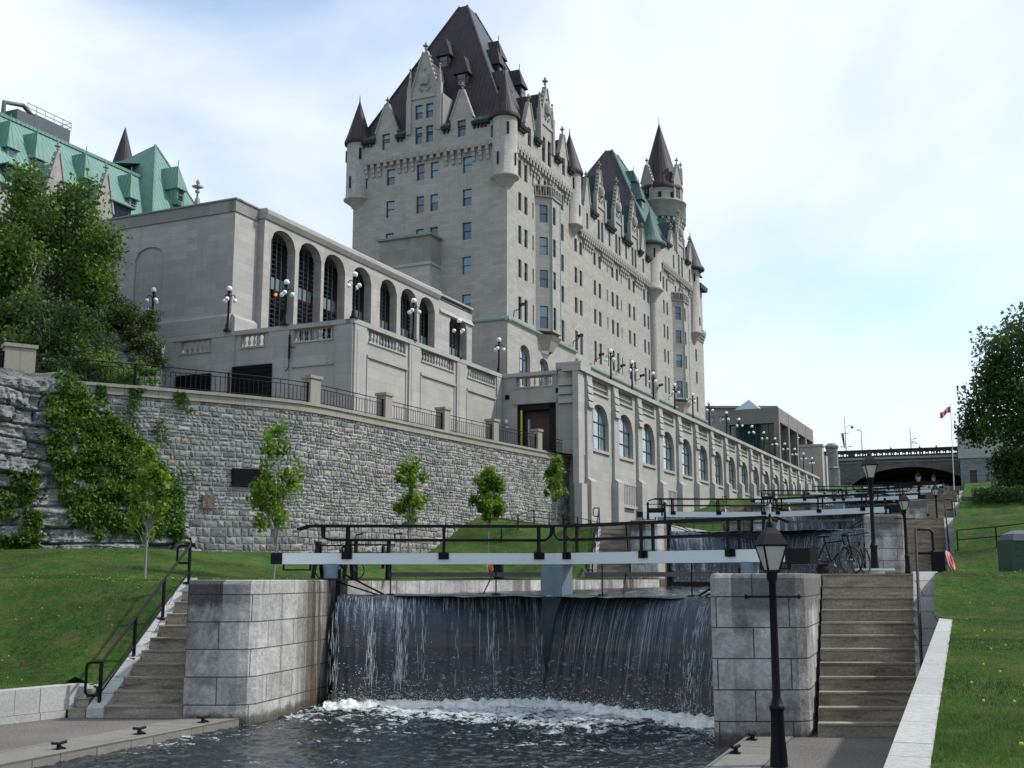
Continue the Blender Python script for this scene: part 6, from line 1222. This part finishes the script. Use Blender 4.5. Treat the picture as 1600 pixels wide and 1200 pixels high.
# mooring cleats on the quays
cl = Thing('mooring_cleat', 'mooring cleat nearest the camera on the left quay edge', 'cleat', (0, 0, 0), group='black mooring cleats on the quay edges'); mb = MB(); mb.tube([(-.04, -.14, .12), (0, 0, .10), (.04, .14, .12)], .03, 6); mb.cyl((0, 0), .045, .035, 0, .1, 8); mb.box(-.08, .08, -.1, .1, 0, .015); cl.part('horn', mb, M['black']); cl.part('chain', MB().tube([(0, 0, .06), (.1, .05, .02), (.2, .05, -.12), (.21, .04, -.22)], .014, 5), M['black']); cl.o.location = (-15.35, 17.0, .02)
for x, y, lab in ((-15.35, 19.2, 'second mooring cleat along the left quay edge'), (-15.3, 21.2, 'third mooring cleat, before the left pier'), (-3.85, 22.7, 'mooring cleat right under the nearest right pier'), (-3.85, 20.9, 'mooring cleat by the water left of the big lamp post')):
    c = copy_tree(cl.o); c.location = (x, y, .02); c['label'] = lab
    if x > -5: c.rotation_euler[2] = math.pi
# person by the upper gates
def person(x, y, z, lab, rz):
    T = Thing('person', lab, 'person', (0, 0, 0)); mb = MB(); L_ = lambda pts, rr: mb.tube(pts, rr, 10)
    L_([(0, 0, .86), (0, .01, 1.1), (0, .03, 1.35), (0, .02, 1.47)], [.15, .14, .19, .09]); L_([(.09, 0, .9), (.11, .03, .5), (.12, -.04, .06)], [.1, .075, .05]); L_([(-.09, 0, .9), (-.12, -.1, .5), (-.12, -.22, .08)], [.1, .075, .05])
    L_([(.2, .02, 1.42), (.27, .03, 1.12), (.24, .15, .9)], [.06, .05, .035]); L_([(-.2, .02, 1.42), (-.27, .0, 1.12), (-.26, .1, .9)], [.06, .05, .035]); mb.sphere((0, .03, 1.63), .105, 12, 0, .5, 1.15); T.part('body', mb, M['fabric']); T.part('face', MB().sphere((0, .07, 1.61), .085, 10, 0, .5, 1.1), M['skin']); T.part('hair', MB().sphere((0, .01, 1.67), .108, 10), M['hair'])
    mb = MB(); mb.box(-.15, .15, -.32, -.12, 1.0, 1.42); T.part('backpack', mb, M['brown']); put(T.o, 'K', x, y, z, rz)
person(-1.9, 93, 6.17, 'dark clothed walker with backpack by the upper gates', .4)
# right bank fence, left bank railings
def fence(name, pts, lab, h=.95, post=None, mat='black', zf=None, n_r=2):
    T = Thing(name, lab, 'fence', (pts[0][0], pts[0][1], zf(*pts[0])))
    for x, y in pts: z = zf(x, y); T.part('post', MB().box(x-.035, x+.035, y-.035, y+.035, z-.15, z+h), M[mat])
    for k in range(n_r): hh = h*(1-.48*k); T.part('rail', MB().tube([(x, y, zf(x, y)+hh) for x, y in pts], .028, 6), M[mat])
fence('iron_fence', [(.05+1.72*i, 58.6+.25*i) for i in range(12)], 'black two rail fence across the top of the right grass bank', zf=z_right)
TK = lambda a, b: fw('T', a, b)
fence('iron_fence', [TK(-32.5+i*.25, 70+i*2.2) for i in range(9)], 'thin black railing on the lawn in front of the last sapling and arcade foot', 1.0, zf=z_left)
# ================================================================== VEGETATION
def leaves(name, C, size, tint, mat, updown=.0, **kw):
    """many small two-triangle leaves at centres C"""
    n = len(C); a = NR.normal(size=(n, 3)); a /= np.linalg.norm(a, axis=1)[:, None]; b = NR.normal(size=(n, 3)); b -= (b*a).sum(1)[:, None]*a; b /= np.linalg.norm(b, axis=1)[:, None]
    s = np.asarray(size)[:, None]; C = np.asarray(C); nrm = np.cross(a, b)
    V = np.stack([C-a*s, C-b*s*.55+nrm*s*.18, C+a*s, C+b*s*.55+nrm*s*.18], 1).reshape(-1, 3)
    return cloud_mesh(name, V, 4, n, tint, mat, **kw)
def cloud_mesh(name, V, k, n, tint, mat):
    base = (float(V[:, 0].mean()), float(V[:, 1].mean()), float(V[:, 2].min())); me = bpy.data.meshes.new(name); me.vertices.add(n*k); me.vertices.foreach_set('co', (V-np.array(base)).astype(np.float32).ravel())
    me.loops.add(n*k); me.loops.foreach_set('vertex_index', np.arange(n*k, dtype=np.int32)); me.polygons.add(n); me.polygons.foreach_set('loop_start', np.arange(0, n*k, k, dtype=np.int32)); me.polygons.foreach_set('loop_total', np.full(n, k, dtype=np.int32))
    me.update(calc_edges=True); me.materials.append(mat); ca = me.color_attributes.new('tint', 'FLOAT_COLOR', 'CORNER'); t = np.repeat(np.clip(tint, 0, 1).astype(np.float32), k); ca.data.foreach_set('color', np.stack([t, t, t, np.ones_like(t)], 1).ravel())
    o = bpy.data.objects.new(name, me); COL.objects.link(o); o.location = base; return o
def tree(name, lab, cat, base, h, crown, nclump, nleaf, lsize, mat, bark, trunk_r, seed=0, cl_r=.16, lean=(0, 0), shape='round', group=None, low=None):
    """crown=(cx,cy,cz,rx,ry,rz) in world units"""
    rg_ = np.random.default_rng(seed); T = Thing(name, lab, cat, base, 'K', group); cx, cy, cz, rx, ry, rz = crown; cs = []
    while len(cs) < nclump:
        q = rg_.uniform(-1, 1, 3); r = np.linalg.norm(q)
        if r > 1 or r < .25: continue
        if shape == 'cone': q[0] *= (1-.55*(q[2]+1)/2); q[1] *= (1-.55*(q[2]+1)/2)
        if rg_.random() < .35+.65*r: cs.append((cx+q[0]*rx, cy+q[1]*ry, cz+q[2]*rz))
    cs = np.array(cs); mb = MB(); b = Vector(base); top = Vector((cx+lean[0], cy+lean[1], cz+rz*.55)); mid = b.lerp(top, .5)+Vector((.03*h*(seed % 3-1), 0, 0))
    mb.tube([b, b.lerp(mid, .5), mid, mid.lerp(top, .5), top], [trunk_r, trunk_r*.8, trunk_r*.6, trunk_r*.35, trunk_r*.1], 8)
    for c in cs[::max(1, nclump//28)]:
        t = max(.25, min(.9, (c[2]-base[2])/h-.18)); p = b.lerp(top, t); c = Vector(c); mb.tube([p, p.lerp(c, .5)+Vector((0, 0, .04*h)), c], [trunk_r*.32, trunk_r*.2, trunk_r*.06], 5)
    T.part('trunk', mb, M[bark]); rm = (rx+ry+rz)/3; per = rg_.dirichlet(np.ones(nclump)*3)*nleaf; P = []; tt = []
    for i, c in enumerate(cs):
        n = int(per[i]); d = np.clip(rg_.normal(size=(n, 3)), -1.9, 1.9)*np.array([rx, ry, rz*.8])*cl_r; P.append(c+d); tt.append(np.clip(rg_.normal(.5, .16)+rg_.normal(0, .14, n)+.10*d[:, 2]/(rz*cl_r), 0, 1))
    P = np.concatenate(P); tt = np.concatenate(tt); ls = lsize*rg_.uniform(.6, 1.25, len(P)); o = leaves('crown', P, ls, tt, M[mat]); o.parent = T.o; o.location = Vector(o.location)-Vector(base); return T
kx = lambda a, b, z: (*fw('T', a, b), z)
# large tree and shrubs left, above the wall
c = fw('T', -60.5, 55.5); tree('broadleaf_tree', 'large leafy green tree rising above the wall at the far left', 'tree', (c[0]-1.4, c[1], 12.9), 19, (c[0]-1.4, c[1], 24.0, 6.0, 5.5, 7.4), 100, 50000, .155, 'leaf', 'bark', .38, 3, .115)
c = fw('T', -56.2, 52.5); tree('broadleaf_tree', 'darker leafy tree filling the gap below the big left tree', 'tree', (c[0], c[1], 12.9), 8, (c[0], c[1], 16.6, 4.0, 3.5, 4.2), 46, 20000, .15, 'leafdark', 'bark', .2, 5, .14)
for i, (px, py, b_, r, h_, m, lab, n) in enumerate(((205, 520, 61.5, 2.0, 1.9, 'brush', 'brownish bush growing beside the terrace end, right of the big tree', 9000), (228, 556, 60.5, 1.4, 1.6, 'brush', 'low brown green bush hugging the end of the terrace wall', 6000), (150, 505, 60.5, 2.4, 2.3, 'leafdark', 'dark green shrub under the right side of the big left tree', 10000), (150, 580, 52.5, 1.7, 1.0, 'leaf', 'low green shrub just behind the iron railing', 5000), (205, 588, 52.5, 1.6, .9, 'ivy', 'creeping green plants behind the left railing panel', 4500), (60, 525, 54.0, 4.2, 2.9, 'leafdark', 'dark thicket behind the leftmost stone pier', 15000), (120, 540, 57.0, 2.6, 2.3, 'leafdark', 'dark green undergrowth behind the railing below the big tree', 9000))):
    a, b_, z = at(px, py, 'T', y=b_)
    X, Y = fw('T', a, b_); tree('shrub', lab, 'shrub', (X, Y, z-h_*1.1), h_*2, (X, Y, z, r, r*.9, h_), 26, n, .10, m, 'bark', .07, 20+i, .17)
# saplings on the left lawn
def sap(px, pyb, pyt, d, wpx, lab, seed, n, mat='maple', dark=0, zb=None):
    X, Y = vk((px-800)/1805.6*d, d); z0 = z_left(X, Y)-.05 if zb is None else zb; zt = H+(903-pyt)/1805.6*d*1.0; zc0 = H+(903-pyb)/1805.6*d; r = wpx/1805.6*d/2
    tree('maple_sapling', lab, 'young tree', (X, Y, z0), zt-z0, (X, Y, (zt+zc0)/2, r*1.12, r*1.0, (zt-zc0)/2), 36, int(n*1.1), .115*d/60+.03, mat, 'barkpale', .05, seed, .11, shape='cone', group='young trees on the lawn')
sap(226, 835, 700, 37, 80, 'sapling with pale stem in front of the ivy covered cliff', 31, 1300); sap(427, 835, 655, 45, 96, 'tallest bright green sapling before the dark wall grille', 32, 1500)
sap(640, 815, 707, 66, 62, 'thin patchy sapling before the middle of the stone wall', 33, 1100); sap(763, 818, 718, 74, 62, 'densest dark green sapling before the stone wall', 34, 3000); sap(868, 780, 712, 82, 42, 'small sapling nearest the arcade corner', 35, 900)
# big tree right
tree('broadleaf_tree', 'large dark leafy tree at the right edge of the photo', 'tree', (10.5, 131, 11.5), 20, (10.5, 131, 21.8, 8.6, 7, 10.2), 120, 46000, .25, 'leafdark', 'bark', .5, 8, .115)
tree('broadleaf_tree', 'second dark tree standing behind the right tree', 'tree', (19, 150, 12), 18, (19, 150, 22, 9, 8, 9.5), 60, 16000, .34, 'leafdark', 'bark', .5, 9, .14)
tree('broadleaf_tree', 'low dark tree crown beside the bridge house door', 'tree', (9.5, 160, 12), 10, (9.5, 160, 16.5, 4.8, 5, 4.5), 40, 9000, .28, 'leafdark', 'bark', .3, 10, .15)
# hedge along the far right bank
P = np.stack([NR.uniform(1.4, 24, 16000), NR.uniform(98, 100.5, 16000), NR.uniform(0, 1.15, 16000)], 1); P[:, 2] += np.array([z_right(x, 99) for x in P[:, 0]])-.2; o = leaves('hedge', P, NR.uniform(.07, .14, 16000), NR.uniform(.0, .5, 16000), M['leafdark']); props(o, 'long dark clipped hedge across the right bank', 'hedge')
# ivy on the cliff and over the coping
sc_ = [i/200 for i in range(201)]; spx = [proj_x(*cliff_pt(s, .4)[:2], cliff_pt(s, .4)[2]) for s in sc_]
P = []; TT2 = []; rnd = random.Random(21)
def ivy_ok(px, py, s, t):
    if px < 62 or px > 282: 
        return px < 62 and 735 < py < 890 and nz(px*.05, py*.03, 3) > -.05 and px > -60
    if py < 612: return 90 < px < 215
    lo = 70+max(0, py-700)*.33; hi = 215+(py-640)*.55; cut = 835+20*nz(px*.08, 2)-max(0, 150-px)*.5
    return lo < px < hi and py < cut and nz(px*.045, py*.035, 8) > -.42
def py_of(a, b, z):
    X, Y = fw('T', a, b); d = -X*math.sin(YAW)+Y*math.cos(YAW); return 600-F*(math.cos(PITCH)*(z-H)-math.sin(PITCH)*d)/(d*math.cos(PITCH)+(z-H)*math.sin(PITCH))
cand = 0
for _ in range(42000):
    s, t = rnd.random(), rnd.random(); a, b, z = cliff_pt(s, t); px, py = proj_x(a, b, z), py_of(a, b, z)
    if ivy_ok(px, py, s, t):
        for k in range(4): X, Y = fw('T', a+rnd.uniform(0, .32)+rnd.gauss(0, .06), b-rnd.uniform(0, .2)+rnd.gauss(0, .06)); P.append((X, Y, z+rnd.gauss(0, .10))); TT2.append(rnd.gauss(.5, .2)+.5*nz(s*30, t*12))
s150, s330 = near_s(150), near_s(330)
for _ in range(5200):       # creepers on the rubble wall right of the cliff and over the coping
    s = s150+rnd.random()**1.3*(s330-s150); z = 12.9-rnd.random()**1.6*6.5; a, b = WP.at(s, .15+rnd.random()*.2); px = proj_x(a, b, z)
    if nz(px*.03, z*.55, 4) > .02+(px-200)*.0018+(12.9-z)*.045: X, Y = fw('T', a, b); P.append((X, Y, z)); TT2.append(rnd.gauss(.4, .2))
o = leaves('ivy', np.array(P), NR.uniform(.06, .13, len(P)), np.array(TT2), M['ivy']); props(o, 'bright green ivy spread over the rock cliff and wall corner at left', 'ivy', kind='stuff')
# grass blades and dandelions on the nearer lawns
def blades(name, pts, hgt, wid, lab):
    n = len(pts); C = np.array(pts); a = NR.uniform(0, 2*np.pi, n); d = np.stack([np.cos(a), np.sin(a), np.zeros(n)], 1)*(np.array(wid)[:, None]); up = np.stack([NR.normal(0, .35, n), NR.normal(0, .35, n), np.ones(n)], 1)*np.array(hgt)[:, None]
    V = np.stack([C-d, C+d, C+up], 1).reshape(-1, 3); big = np.array([.48+.8*nz(p[0]*.35, p[1]*.35)+.45*nz(p[0]*1.3, p[1]*1.3, 3)+.3*nz(p[0]*4, p[1]*4, 6) for p in pts]); o = cloud_mesh(name, V, 3, n, big+NR.normal(0, .16, n), M['blade']); props(o, lab, 'grass', kind='stuff')
pts = []; hs = []; ws = []
while len(pts) < 90000:
    Y = 5.5+27*rnd.random()**1.5; X = -.25+.0052*(Y-8)+rnd.random()**1.1*(.8+Y*.16)
    if Y > 24.9: X -= .20
    if nz(X*2, Y*2, 5) < -.3 and rnd.random() < .7: continue
    pts.append((X, Y, z_right(X, Y)-.005)); s_ = .5+Y/30; hs.append(rnd.uniform(.018, .045)*(1+.3*(rnd.random() < .03))); ws.append(.0035*s_+.001)
blades('grass', pts, hs, ws, 'mown grass blades with yellow patches on the right lawn')
pts = []; hs = []; ws = []
while len(pts) < 80000:
    d = 24+26*rnd.random()**1.2; l = (-830+rnd.random()*(760 if d > 30 else 640))/1805*d; X, Y = vk(l, d)
    if X > WL(Y)-.1 or (Y < 27 and X > -18.9-.25*max(0, 22-Y)) or Y < 14 or (X > -20.2+.1*(28-Y) and Y < 27.2): continue
    a_, b_ = kt(X, Y); 
    pts.append((X, Y, z_left(X, Y)-.01)); hs.append(rnd.uniform(.03, .07)); ws.append(rnd.uniform(.006, .012))
blades('grass', pts, hs, ws, 'mown grass blades on the left lawn and bank')
mb = MB()
for _ in range(240):
    if rnd.random() < .45: Y = 6+24*rnd.random()**1.3; X = .05+rnd.random()*(.8+Y*.16); z = z_right(X, Y); r = .014
    else:
        d = 25+18*rnd.random(); X, Y = vk((-800+rnd.random()*600)/1805*d, d); z = z_left(X, Y); r = .02
        if X > -19.6 and Y < 28 or X > WL(Y): continue
    mb.lathe((X, Y), [(r*.5, z+.04), (r, z+.05), (r*.6, z+.062)], 5)
o = single('dandelions', mb, M['yellow'], 'scattered yellow dandelion heads in both lawns', 'flowers', kind='stuff')
